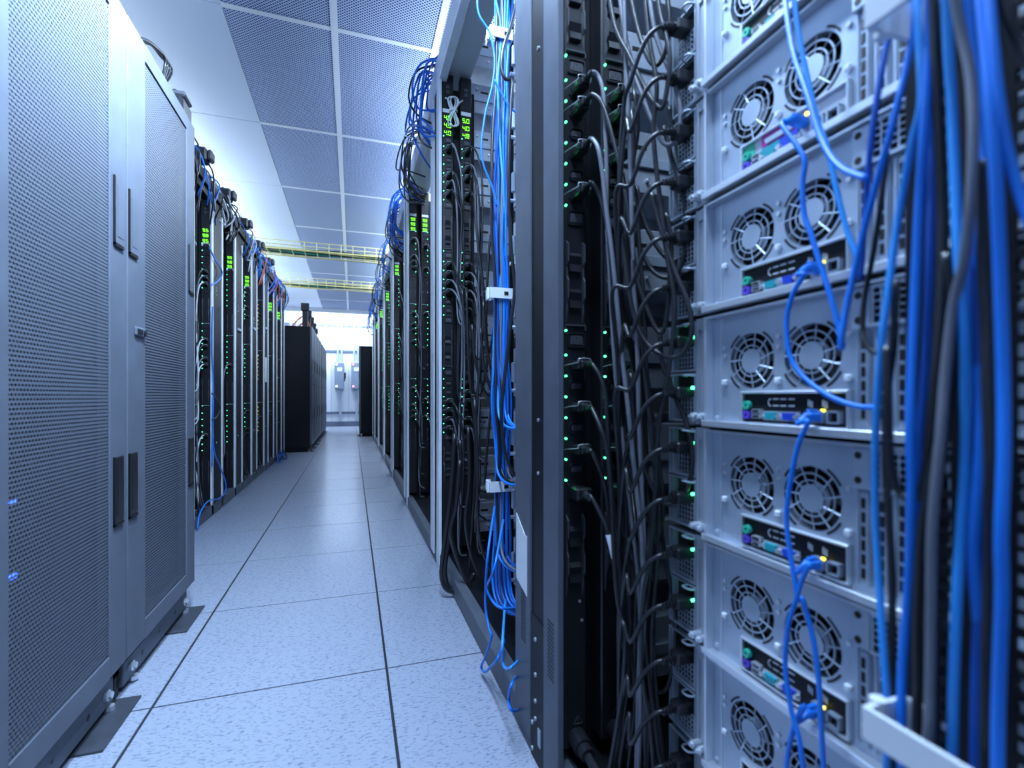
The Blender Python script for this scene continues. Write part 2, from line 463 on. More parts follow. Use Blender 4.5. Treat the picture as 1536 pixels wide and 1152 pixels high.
# cables and a connector box on top of the left cabinets
for i in range(4):
    o = 0.018 * i
    pts = [(-0.66 - o, 1.75 + o, 1.9), at(213 + 2 * i, 58 + 2 * i, X=-0.66 - o), at(235 + 2 * i, 72 + 4 * i, X=-0.66 - o), at(248 + 3 * i, 95 + 5 * i, X=-0.66 - o), (-0.68 - o, 2.08 + o, 1.9)]
    tag(O('power_cable', MB().tube(pts, 0.0055, 6, 6), M_cblk, smooth=True), f'black cable arching over the top of the second perforated cabinet, {ORD[i]} from the left', 'cable', 'cables on top of the left cabinets')
p = at(268, 146, X=-0.64)
t = T('power_connector', 'black connector block lying on top of the second perforated cabinet', 'connector', (p.x, p.y, 1.89))
O('housing', MB().box(-0.04, 0.03, -0.06, 0.06, 0, 0.09, 0.012), M_bplastic, t)
O('cap', MB().box(-0.03, 0.035, -0.045, 0.045, 0.09, 0.11, 0.006), M_gplastic, t)

# ---------------------------------------------------------------- power strips
SEG = {'0': 'abcdef', '1': 'bc', '4': 'fgbc', '5': 'afgcd', '8': 'abcdefg', '9': 'abcdfg', '3': 'abcdg', '7': 'abc', '2': 'abged', '6': 'acdefg'}
def digits(mb, text, x, z, w, h, y=-0.0012):
    th = h * 0.13
    for ch in text:
        if ch == '.':
            mb.box(x - w * 0.28, x - w * 0.28 + th, y, 0.0, z, z + th); continue
        for sg in SEG[ch]:
            if sg in 'agd':
                zz = {'a': z + h - th, 'g': z + h / 2 - th / 2, 'd': z}[sg]
                mb.box(x + th * 0.4, x + w * 0.72 - th * 0.4, y, 0.0, zz, zz + th)
            else:
                xx = x if sg in 'ef' else x + w * 0.72 - th
                z0, z1 = (z + h / 2, z + h - th * 0.3) if sg in 'fb' else (z + th * 0.3, z + h / 2)
                mb.box(xx, xx + th, y, 0.0, z0, z1)
        x += w
BZ = (2.10, 1.542, 0.973)
PW = 0.056
def outlet_frame(mb, x, z, w, h, c, y0=-0.004, y1=0.0):
    """raised octagonal rim"""
    def oc(w, h, c): return [(-w / 2 + c, -h / 2), (w / 2 - c, -h / 2), (w / 2, -h / 2 + c), (w / 2, h / 2 - c), (w / 2 - c, h / 2), (-w / 2 + c, h / 2), (-w / 2, h / 2 - c), (-w / 2, -h / 2 + c)]
    A, B = oc(w, h, c), oc(w * 0.86, h * 0.8, c * 0.9)
    for k in range(8):
        j = (k + 1) % 8
        P = lambda q, y: (x + q[0], y, z + q[1])
        mb.quad(P(A[k], y0), P(A[j], y0), P(B[j], y0), P(B[k], y0))
        mb.quad(P(A[k], y1), P(A[j], y1), P(A[j], y0), P(A[k], y0))
        mb.quad(P(B[k], y0), P(B[j], y0), P(B[j], y1), P(B[k], y1))
PM = {}
def pdu_meshes():
    PM['body'] = MB().box(0, PW, 0, 0.05, 0.1, 2.4, 0.003).mesh('housing', M_bplastic)
    PM['rim'] = MB().box(0.004, PW - 0.004, -0.006, 0, -0.003, 0.0).box(0.004, 0.006, -0.006, 0, -0.012, 0).box(PW - 0.006, PW - 0.004, -0.006, 0, -0.012, 0).mesh('block_rim', M_gplastic)
    mb = MB(); outlet_frame(mb, 0, 0, 0.034, 0.024, 0.006); PM['c13'] = mb.mesh('outlet', M_bplastic)
    mb = MB(); outlet_frame(mb, 0, 0, 0.04, 0.031, 0.003); PM['c19'] = mb.mesh('outlet', M_bplastic)
    PM['c13core'] = MB().box(-0.0115, 0.0115, -0.0025, 0, -0.0065, 0.0065, 0.0015).mesh('socket_core', M_gplastic)
    PM['c19core'] = MB().box(-0.0145, 0.0145, -0.0028, 0, -0.0105, 0.0105, 0.002).mesh('socket_core', M_gplastic)
    PM['pins13'] = MB().box(-0.006, -0.0045, -0.0028, 0, -0.003, 0.001).box(0.0045, 0.006, -0.0028, 0, -0.003, 0.001).box(-0.0008, 0.0008, -0.0028, 0, 0.0005, 0.0045).mesh('pin_slots', M_dark)
    PM['pins19'] = MB().box(-0.009, -0.005, -0.0031, 0, -0.005, -0.0035).box(0.005, 0.009, -0.0031, 0, -0.005, -0.0035).box(-0.002, 0.002, -0.0031, 0, 0.003, 0.0045).mesh('pin_slots', M_dark)
    PM['led'] = MB().cyl((0, -0.0035, 0), (0, 0, 0), 0.0021, 8).mesh('indicator_light', M_led)
    mb = MB()
    for sx in (0.008, PW - 0.011):
        pts = [(sx, -0.002, 0), (sx, -0.012, -0.01), (sx, -0.012, -0.045), (sx, -0.005, -0.055), (sx, -0.005, -0.075), (sx, -0.012, -0.085), (sx, -0.012, -0.12), (sx, -0.005, -0.13), (sx, -0.005, -0.15), (sx, -0.002, -0.165)]
        mb.poly([(sx, 0.0, 0)] + pts[1:-1] + [(sx, 0.0, -0.17)], (0.003, 0, 0))
    PM['guard'] = mb.mesh('breaker_guard', M_gplastic)
    PM['rocker'] = MB().poly([(0.015, 0, 0.02), (0.015, -0.009, 0.012), (0.015, -0.004, -0.004), (0.015, -0.008, -0.02), (0.015, 0, -0.022)], (0.026, 0, 0)).mesh('breaker_switch', M_bplastic)
    mb = MB()
    for z0 in BZ:
        mb.cyl((0.008, -0.0035, z0 - 0.003), (0.008, 0, z0 - 0.003), 0.0024, 6)
        for i in range(6): mb.cyl((0.008, -0.0035, z0 - 0.054 - 0.0432 * i), (0.008, 0, z0 - 0.054 - 0.0432 * i), 0.0024, 6)
        mb.cyl((0.008, -0.0035, z0 - 0.313), (0.008, 0, z0 - 0.313), 0.0024, 6)
    PM['leds'] = mb.mesh('indicator_light', M_led)
    mb = MB()
    for z0 in BZ:
        mb2 = mb
        mb.box(0.014, PW - 0.006, -0.003, 0, z0 - 0.037, z0 - 0.008, 0.002).box(0.014, PW - 0.006, -0.003, 0, z0 - 0.351, z0 - 0.322, 0.002)
        for i in range(6): outlet_frame(mb, 0.032, z0 - 0.075 - 0.0432 * i, 0.034, 0.026, 0.006)
    PM['outs'] = mb.mesh('outlet_row', M_bplastic)
    mb = MB()
    for z0 in BZ:
        mb.box(0.004, PW - 0.004, -0.006, 0, z0 - 0.003, z0)
    PM['rims'] = mb.mesh('block_rim', M_steel)
pdu_meshes()
def outlet_spots():
    r = []
    for b, z0 in enumerate(BZ):
        r.append((b, 'A', z0 - 0.022, z0 - 0.003))
        for i in range(6): r.append((b, i, z0 - 0.075 - 0.0432 * i, z0 - 0.054 - 0.0432 * i))
        r.append((b, 'B', z0 - 0.337, z0 - 0.313))
    return r
def make_pdu(label, loc, detail, rows=None, group=None, led_right=False, flip=False, led_mat=None, blocks=(0, 1, 2)):
    t = T('power_strip', label, 'power strip', loc, group)
    O('housing', PM['body'], None, t)
    if detail:
        for b, k, z, zl in outlet_spots():
            if b not in blocks: continue
            big = k in ('A', 'B')
            o = O('outlet', PM['c19' if big else 'c13'], None, t, (0.032, 0, z))
            O('socket_core', PM['c19core' if big else 'c13core'], None, o)
            if detail > 1: O('pin_slots', PM['pins19' if big else 'pins13'], None, o)
            O('indicator_light', PM['led'], None, t, (0.008, 0, zl))
        for b in blocks: O('block_rim', PM['rim'], None, t, (0, 0, BZ[b] + 0.01))
    else:
        O('outlet_row', PM['outs'], None, t, kind='stuff')
        O('block_rim', PM['rims'], None, t, kind='stuff')
        l = O('indicator_light', PM['leds'], None, t, kind='stuff', loc=(PW - 0.016 if led_right else 0, 0, 0), label='column of small green lights')
        if led_mat: l.data = l.data.copy(); l.data.materials[0] = led_mat
    for b in blocks:
        z = BZ[b] - 0.385
        if detail:
            O('breaker_guard', PM['guard'], None, t, (0, 0, z))
            for k in range(2): O('breaker_switch', PM['rocker'], None, t, (0, 0, z - 0.045 - 0.075 * k))
        else:
            O('breaker_guard', PM['guard'], None, t, (0, 0, z))
    if rows:
        s = O('screen', MB().box(0.004, PW - 0.004, -0.0008, 0, 2.098, 2.208), M_dark, t)
        mb = MB()
        for i, r in enumerate(rows):
            digits(mb, r, 0.0105, 2.176 - 0.0365 * i, 0.0195, 0.0215, -0.0025)
        O('digits', mb, M_dig, s, label='green lit digits')
        zz = 2.212 if not flip else 2.078
        O('label_strip', MB().box(0.003, PW - 0.003, -0.0015, 0, zz, zz + 0.018), M_white, t, label='white label strip')
        O('data_port', MB().box(0.02, 0.036, -0.003, 0, 2.33, 2.345).box(0.02, 0.036, -0.003, 0, 2.305, 2.32), M_gplastic, t)
    return t

def plug_mesh():
    mb = MB().box(-0.013, 0.013, -0.034, 0, -0.009, 0.009, 0.003)
    mb.box(-0.009, 0.009, -0.044, -0.034, -0.007, 0.007, 0.002)
    for k in range(4): mb.cyl((0, -0.044 - 0.006 * k, 0), (0, -0.048 - 0.006 * k, 0), 0.0062 - 0.0005 * k, 8)
    mb.cyl((0, -0.044, 0), (0, -0.07, 0), 0.0042, 8)
    return mb.mesh('plug', M_bplastic)
PM['plug'] = plug_mesh()
PM['clip'] = MB().tube([(-0.03, -0.001, -0.002), (-0.024, -0.012, 0.001), (-0.014, -0.034, 0.004), (-0.0125, -0.037, 0.011), (0.0125, -0.037, 0.011), (0.014, -0.034, 0.0)], 0.0009, 5, 3).mesh('retaining_clip', M_steel2, True)
PM['bigplug'] = MB().box(-0.018, 0.018, -0.04, 0, -0.013, 0.013, 0.004).cyl((0, -0.04, 0), (0, -0.07, -0.006), 0.009, 8, 0.0055).mesh('plug', M_bplastic)

def cord(label, plugpos, pts, r, group=None, clip=False, big=False, m=None, wrap=None, n=8, sub=6, plug='plug'):
    t = T('power_cable', label, 'cable', plugpos, group)
    L = Vector(plugpos)
    O('plug', PM['bigplug' if big else plug], None, t)
    if clip: O('retaining_clip', PM['clip'], None, t)
    st = Vector((0, -0.066, 0))
    q = [Vector((0, -0.052, 0)), st] + [Vector(p) - L for p in pts]
    O('cord', MB().tube(q, r, n, sub), m or M_cblk, t, smooth=True)
    if wrap:
        a, b = [Vector(p) - L for p in wrap]
        O('cable_tag', MB().cyl(a, b, r * 1.45, 10), M_white, t, label='white paper tag')
    return t

# ---------------------------------------------------------------- right rack row
RTOP = 2.36
PS = [0.924 + 1.42 * k for k in range(7)] + [10.48]      # face of the power strips in each bay
GR = 'open server racks of the right row'
for k, P in enumerate(PS):
    y0 = 0.17 if k == 0 else PS[k - 1] + 0.062
    y1 = P + 0.062
    t = T('open_rack', f'black open rack of the right row, {ORD[k]} from the camera' + (', full of silver servers' if k == 0 else ''), 'rack', (0.395, y0, 0), GR)
    ly = lambda y: y - y0
    O('post', MB().box(0, 0.014, ly(P - 0.017), ly(P + 0.062), 0, RTOP, 0.002).box(0.014, 0.05, ly(P + 0.058), ly(P + 0.062), 0, RTOP), M_postdark if k == 0 else M_post, t)
    if k > 0:
        O('side_frame', MB().box(0.005, 0.022, 0.001, 0.084, 0, RTOP, 0.001), M_black, t)
        O('post', MB().box(0, 0.022, 0.084, 0.084 + 0.107, 0.03, RTOP, 0.002), M_postdark if k == 1 else M_post, t)
    else:
        pass
    O('mounting_panel', MB().box(0.02, 0.19, ly(P + 0.052), ly(P + 0.058), 0.05, RTOP), M_black, t)
    O('base_rail', MB().box(0.004, 0.045, 0.0, ly(y1), 0.002, 0.075, 0.003), M_postdark, t)
    O('base_tray', MB().box(0.045, 0.98, 0.0, ly(y1), 0.05, 0.06), M_black, t)
    O('top_rail', MB().box(0, 0.04, 0.0, ly(y1), RTOP, RTOP + 0.06, 0.003), M_post, t)
    O('roof_panel', MB().box(0.6, 1.0, 0.0, ly(y1), RTOP + (0.36 if k < 3 else 0.1), RTOP + (0.375 if k < 3 else 0.115)), M_black, t)
    O('dark_backing', MB().box(0.98, 1.0, 0.0, ly(y1), 0.03, RTOP + (0.36 if k < 3 else 0.1)), M_black, t)  # black backing added to keep the rack interior dark
    if k > 0:
        # inner mounting rail with server ears, set back from the near post
        O('mounting_rail', MB().box(0.15, 0.165, ly(y0 + 0.70), ly(y0 + 0.715), 0.06, RTOP), M_black, t)
    if k == 1:
        O('label_sticker', MB().poly([(-0.0012, 0.102, 0.357), (-0.0012, 0.180, 0.357 + 0.02), (-0.0012, 0.180, 0.54), (-0.0012, 0.115, 0.50), (-0.0012, 0.102, 0.50)], (0.0012, 0, 0)), M_white, t, label='white paper sticker')
        for z in (1.62, 0.78, 0.66):
            O('screw', MB().cyl((0.002, 0.04, z), (0.006, 0.04, z), 0.004, 8), M_steel2, t)
        # foot of the side frame with screws and slot
        O('foot_bracket', MB().box(0.002, 0.007, 0.0, 0.084, 0.0, 0.33, 0.001), M_black, t)
        for (yy, zz) in ((0.05, 0.28), (0.05, 0.2), (0.05, 0.14), (0.05, 0.1), (0.07, 0.08), (0.07, 0.02)):
            O('screw', MB().cyl((-0.001, yy, zz), (0.003, yy, zz), 0.005, 8), M_steel, t)
        O('slot', MB().box(0.0, 0.003, 0.02, 0.035, 0.05, 0.09, 0.001), M_steel, t)
    if k in (0, 1):
        yy = ly(P + 0.02) if k == 0 else 0.13
        mbv = MB()
        for i in range(14):
            for j in range(4): mbv.box(-0.0006, 0.001, yy - 0.016 + 0.009 * j, yy - 0.011 + 0.009 * j, 0.24 + 0.009 * i, 0.245 + 0.009 * i)
        O('vent_holes', mbv, M_dark, t, kind='stuff')
    if k == 0:
        # near mounting rail with square holes and cage nuts, in front of the right image edge
        mb = MB(); nuts = MB(); X0 = 0.05
        mb.box(X0, X0 + 0.004, ly(0.172), ly(0.206), 0.05, RTOP).box(X0, X0 + 0.004, ly(0.216), ly(0.255), 0.05, RTOP).box(X0, X0 + 0.004, ly(0.265), ly(0.285), 0.05, RTOP).box(X0, X0 + 0.05, ly(0.285), ly(0.288), 0.05, RTOP)
        zc = 0.06; i = 0
        while zc < 1.7:
            h = 0.0095; gap = (0.0159, 0.0159, 0.0127)[i % 3]
            for a, b in ((0.206, 0.216), (0.255, 0.265)):
                mb.box(X0, X0 + 0.004, ly(a), ly(b), zc + h, zc + gap)
            zc += gap; i += 1
        O('mounting_rail', mb, M_black, t)
        for j in range(30):
            yy = random.choice((0.211, 0.26)); zz = 0.06 + 0.04445 * random.randint(0, 36) + random.choice((0.0, 0.0159, 0.0318))
            O('cage_nut', MB().box(X0 + 0.003, X0 + 0.012, ly(yy) - 0.004, ly(yy) + 0.004, zz + 0.001, zz + 0.009, 0.001), M_steel2, t)
        O('rear_upright', MB().box(0.2, 0.9, ly(0.165), ly(0.17), 0.05, RTOP), M_black, t)
    # white label on the lower end of the far post
    if k > 0:
        O('label_sticker', MB().box(-0.0012, 0.0, ly(P + 0.005), ly(P + 0.045), 0.36, 0.62), M_white, t, label='white paper sticker')

# plain deep servers seen side-on in the racks behind
def plain_server(loc, label, n, D=0.42):
    t = T('server', label, 'server', loc, 'side-on servers in the racks behind')
    O('chassis', MB().box(0, 0.38, 0, D, 0, 0.15, 0.002), M_mid, t)
    O('slide_rail', MB().box(0.02, 0.36, -0.008, 0, 0.06, 0.085, 0.001), M_steel, t)
    O('rear_flange', MB().box(-0.012, 0.0, -0.006, D, 0, 0.012).box(-0.006, 0.0, -0.006, 0.02, 0.0, 0.15), M_steel2, t)
    O('screw', MB().cyl((0.04, -0.012, 0.12), (0.04, 0, 0.12), 0.005, 8), M_steel2, t)
    O('screw', MB().cyl((0.1, -0.012, 0.03), (0.1, 0, 0.03), 0.005, 8), M_steel2, t)
    O('side_slot', MB().box(0.06, 0.1, -0.001, 0.0, 0.105, 0.115), M_dark, t)
    return t
for k, (y, x0) in enumerate(((1.03, 0.585), (2.42, 0.565), (3.84, 0.565))):
    NS = 9 if k == 0 else 11
    for i in range(NS):
        z = 0.14 + 0.238 * i
        plain_server((x0, y, z), f'plain grey server seen side-on in the {ORD[k + 1]} rack on the right, {ORD[NS - 1 - i]} from the top', i, 0.15 if k == 0 else 0.42)
# small server ears beside the near post of the second rack
for i in range(9):
    z = 0.16 + 0.225 * i
    t = T('server', f'latched server edge beside the near post of the second right rack, {ORD[8 - i]} from top', 'server', (0.55, 1.20, z), 'recessed servers of the second right rack')
    O('chassis', MB().box(0.02, 0.5, 0, 0.43, 0, 0.17, 0.002), M_mid, t)
    O('ear', MB().box(0, 0.02, 0.43, 0.46, 0.0, 0.17, 0.001).box(-0.012, 0.0, 0.435, 0.452, 0.05, 0.12, 0.003), M_steel, t)
    O('thumb_screw', MB().cyl((-0.018, 0.445, 0.02), (0, 0.445, 0.02), 0.007, 8), M_steel2, t)
    O('rear_panel', MB().box(0.012, 0.02, 0.0, 0.43, 0.0, 0.165), M_steel, t)

# ---------------------------------------------------------------- power strips on the right
PDU = {}
for k, P in enumerate(PS):
    for j, x0 in enumerate((0.412, 0.503)):
        if k == 0: rows, det = (['4.2', '4.0', '4.4'] if False else None), 2
        elif k == 1: rows, det = (['4.5', '4.5', '4.0'], ['5.0', '4.0', '4.8'])[j], 1
        else: rows, det = ['9.9', '9.9', '9.9'], 0
        if k > 4 and j: continue
        pos = ('outer' if j == 0 else 'inner')
        PDU[k, j] = make_pdu(f'black {pos} power strip in the {ORD[k]} right rack' + (f' reading {rows[0]}, {rows[1]}, {rows[2]}' if k == 1 else ', with green lights'),
                             (x0, P, 0), det, rows, 'power strips of the right racks', led_right=(k > 1))
t = PDU[0, 0]
for k in (0, 1):
    tt = PDU[0, k]
    mbv = MB()
    for i in range(9):
        for j in range(6): mbv.box(0.01 + 0.006 * j, 0.0135 + 0.006 * j, -0.0006, 0.0, 0.2 + 0.0075 * i, 0.204 + 0.0075 * i)
    O('vent_holes', mbv, M_dark, tt, kind='stuff')
    wt = MB()
    A, B, C = Vector((0.026, -0.0008, 0.15)), Vector((0.046, -0.0008, 0.15)), Vector((0.036, -0.0008, 0.166))
    for a, b in ((A, B), (B, C), (C, A)): wt.tube([a, b], 0.0007, 4, 1)
    wt.box(0.0355, 0.0365, -0.0012, 0, 0.155, 0.161).box(0.0355, 0.0365, -0.0012, 0, 0.152, 0.1535)
    O('warning_triangle', wt, M_gplastic, tt)
    O('screw', MB().cyl((0.04, -0.002, 0.405), (0.04, 0, 0.405), 0.003, 8), M_steel2, tt)
    O('screw', MB().cyl((0.045, -0.002, 0.365), (0.045, 0, 0.365), 0.003, 8), M_steel2, tt)
# thick feed cords entering at the foot of the near strips
for k, x0 in enumerate((0.412, 0.503)):
    tag(O('power_cable', MB().cyl((x0 + 0.032, 0.924, 0.125), (x0 + 0.032, 0.888, 0.122), 0.02, 14).cyl((x0 + 0.032, 0.888, 0.122), (x0 + 0.032, 0.87, 0.12), 0.015, 14).tube(
        [(x0 + 0.032, 0.88, 0.121), (x0 + 0.036, 0.8, 0.1), (x0 + 0.042, 0.74, 0.066), (x0 + 0.05, 0.6, 0.07)], 0.009, 8), M_cblk, smooth=False),
        f'thick black feed cord at the foot of the near {"outer" if k == 0 else "inner"} power strip', 'cable')

# ---------------------------------------------------------------- cords in the nearest rack (traced along their hanging paths)
def yd(u): return 0.86 - (u - 890) / 150 * 0.17
def path(uv, off=0.0, seed=0):
    return [at(u, v, Y=yd(u) + off) for u, v in uv]
spots = {(b, k): z for b, k, z, zl in outlet_spots()}
C1 = [
    ((1, 0), [(884, 112), (897, 114), (905, 140), (908, 200), (910, 262), (910, 330), (914, 400), (918, 480), (924, 570), (932, 640), (940, 720), (950, 800), (958, 880), (962, 980), (966, 1080), (972, 1180)]),
    ((1, 1), [(884, 145), (900, 150), (912, 180), (925, 230), (935, 275), (944, 330), (952, 420), (960, 500), (970, 590), (978, 660), (984, 740), (975, 860), (968, 960), (982, 1080), (996, 1180)]),
    ((1, 3), [(886, 211), (897, 222), (904, 262), (909, 310), (918, 380), (926, 460), (934, 540), (944, 630), (953, 720), (962, 800), (966, 900), (962, 1000), (960, 1090), (956, 1180)]),
    ((1, 5), [(886, 278), (899, 292), (908, 325), (914, 380), (920, 450), (926, 520), (930, 600), (934, 680), (938, 760), (942, 850), (945, 940), (940, 1010), (932, 1080), (922, 1180)]),
    ((2, 0), [(888, 552), (900, 565), (908, 592), (911, 640), (914, 690), (920, 760), (928, 840), (936, 920), (942, 1000), (936, 1080), (928, 1180)]),
    ((2, 2), [(886, 618), (900, 640), (909, 668), (914, 705), (918, 765), (922, 850), (927, 905), (937, 950), (936, 1010), (930, 1060), (912, 1170)]),
    ((2, 4), [(888, 686), (900, 705), (910, 742), (915, 792), (922, 850), (930, 920), (946, 980), (952, 1050), (948, 1110), (942, 1180)]),
    ((2, 'B'), [(895, 760), (904, 778), (913, 802), (920, 830), (926, 880), (934, 940), (942, 1000), (938, 1060), (926, 1120), (914, 1180)]),
]
nm = {(1, 0): 'second', (1, 1): 'third', (1, 3): 'fifth', (1, 5): 'seventh', (2, 0): 'second', (2, 2): 'fourth', (2, 4): 'sixth', (2, 'B'): 'lowest'}
for i, (key, uv) in enumerate(C1):
    z = spots[key]; pp = (0.412 + 0.032, 0.924 - 0.003, z)
    big = key[1] == 'B'
    pt = path(uv, -0.012 * (i % 3))
    cord(f'{"white-tagged " if big else ""}cord in the {nm[key]} outlet of the near outer strip, {"upper" if key[0] == 1 else "lower"} block',
         pp, pt[1:], 0.0042, 'cords of the near outer power strip', clip=not big, big=big, m=M_cgry if key[1] in (0, 3) and key[0] == 1 else M_cblk,
         wrap=(pt[2], pt[2] + (pt[3] - pt[2]) * 1.25) if big else None)
C2 = [
    ((1, 0), [(940, 132), (952, 140), (957, 190), (950, 240), (942, 300), (940, 360), (948, 430), (958, 520), (966, 610), (970, 700), (968, 800), (962, 900), (964, 1000), (976, 1090), (990, 1180)]),
    ((1, 1), [(940, 162), (948, 170), (951, 230), (944, 300), (950, 380), (957, 470), (961, 560), (964, 660), (974, 760), (982, 860), (980, 960), (986, 1060), (1000, 1180)]),
    ((1, 3), [(942, 230), (950, 300), (955, 320), (960, 380), (966, 460), (970, 560), (978, 650), (988, 740), (986, 840), (978, 940), (976, 1040), (970, 1180)]),
    ((2, 0), [(944, 560), (950, 575), (953, 640), (957, 720), (964, 800), (972, 890), (974, 990), (980, 1100), (984, 1180)]),
    ((2, 2), [(946, 628), (953, 650), (958, 720), (960, 800), (955, 880), (952, 980), (958, 1080), (962, 1180)]),
    ((2, 4), [(946, 690), (954, 715), (957, 760), (962, 850), (964, 930), (956, 1020), (948, 1100), (940, 1180)]),
    ((2, 'B'), [(950, 764), (954, 790), (962, 810), (966, 850), (962, 930), (966, 1010), (976, 1100), (986, 1180)]),
]
for i, (key, uv) in enumerate(C2):
    z = spots[key]; pp = (0.503 + 0.032, 0.924 - 0.003, z)
    big = key[1] == 'B'
    pt = path(uv, 0.012 - 0.01 * (i % 3))
    cord(f'{"white-tagged " if big else ""}cord in the {nm[key]} outlet of the near inner strip, {"upper" if key[0] == 1 else "lower"} block',
         pp, pt[1:], 0.004, 'cords of the near inner power strip', clip=not big, big=big, m=M_cblk, wrap=(pt[2], pt[3]) if big else None)

LOOPS = [
    ('hanging loop of black cord at the top of the near rack, leftmost', [(912, -20), (918, 20), (926, 50), (944, 84), (968, 134), (985, 158), (994, 160), (1001, 130), (1004, 80), (990, 20), (985, -20)]),
    ('short black cord loop at the top of the near rack, second from the left', [(945, -20), (950, 15), (960, 55), (975, 92), (988, 96), (1000, 70), (1004, 30), (999, -20)]),
    ('long grey cord loop swinging to the server plugs near the top', [(972, -20), (981, 40), (993, 80), (1011, 122), (1020, 160), (1019, 195), (1008, 216), (994, 213), (978, 182), (964, 146), (950, 106), (936, 40), (928, -20)]),
    ('black cord loop dipping lower beside the third server from the top', [(934, 260), (942, 320), (959, 370), (978, 405), (999, 417), (1017, 408), (1026, 385), (1030, 340), (1022, 280), (1008, 240), (996, 190)]),
    ('black cord loop hanging higher beside the third server from the top', [(955, 280), (966, 330), (987, 372), (1008, 391), (1028, 380), (1037, 345), (1036, 300), (1026, 250), (1012, 205), (1004, 160)]),
    ('wide black cord loop crossing the rails beside the fourth server from the top', [(978, 290), (987, 330), (1010, 400), (1030, 450), (1038, 488), (1033, 516), (1016, 535), (992, 532), (968, 512), (952, 478), (942, 425), (934, 350)]),
    ('narrow black cord loop left of the fourth server from the top', [(944, 350), (952, 406), (974, 472), (990, 499), (999, 482), (1004, 430), (1007, 370), (1000, 320)]),
    ('large black cord loop left of the fifth server from the top', [(990, 500), (994, 545), (1011, 590), (1030, 636), (1039, 680), (1036, 715), (1026, 742), (1008, 757), (988, 748), (974, 722), (961, 690), (952, 640), (946, 560)]),
    ('narrow black cord loop hanging left of the sixth server from the top', [(928, 600), (934, 650), (945, 705), (962, 760), (982, 797), (993, 784), (994, 740), (988, 690), (984, 620)]),
    ('long black cord loop hanging left of the seventh server from the top', [(990, 780), (1000, 850), (1011, 905), (1014, 950), (1008, 1005), (996, 1037), (978, 1030), (960, 997), (938, 952), (926, 900), (920, 840), (916, 780)]),
    ('black cord running straight down the near rack in the middle of the bundle', [(966, -20), (974, 60), (985, 130), (980, 200), (990, 300), (1000, 380), (1012, 460), (1002, 560), (988, 640), (984, 720), (976, 830), (965, 900), (962, 960), (964, 1020), (975, 1090), (984, 1180)]),
    ('grey cord running straight down beside the inner power strip of the near rack', [(936, -20), (938, 60), (942, 160), (946, 260), (948, 340), (950, 420), (956, 520), (958, 620), (962, 720), (966, 820), (962, 920), (958, 1020), (954, 1180)]),
]
for i, (lb, uv) in enumerate(LOOPS):
    tag(O('power_cable', MB().tube(path(uv, -0.03 + 0.012 * (i % 5)), 0.0041, 8, 7), M_cgry if i in (2, 11) else M_cblk, smooth=True), lb, 'cable', 'loops of cord in the near right rack')

# ---------------------------------------------------------------- big silver servers in the nearest rack
SX, SY = 0.55, 0.644
FANS = ((0.081, 0.097), (0.1785, 0.097))
FR = 0.0405
def annulus(mb, cs, cz, r0, r1, x0, x1, n=32, a0=0.0, a1=2 * math.pi):
    full = abs(a1 - a0 - 2 * math.pi) < 1e-6
    m = n if full else n + 1
    i = len(mb.v)
    for k in range(m):
        a = a0 + (a1 - a0) * k / n; c, s = math.cos(a), math.sin(a)
        for r, x in ((r0, x0), (r1, x0), (r1, x1), (r0, x1)):
            mb.v.append((x, -(cs + r * c), cz + r * s))
    for k in range(n):
        j = (k + 1) % m
        for q in range(4):
            w = (q + 1) % 4
            mb.f.append((i + 4 * k + q, i + 4 * j + q, i + 4 * j + w, i + 4 * k + w))
def sb(mb, s0, s1, z0, z1, x0, x1, c=0.0): return mb.box(x0, x1, -s1, -s0, z0, z1, c)
SM = {}
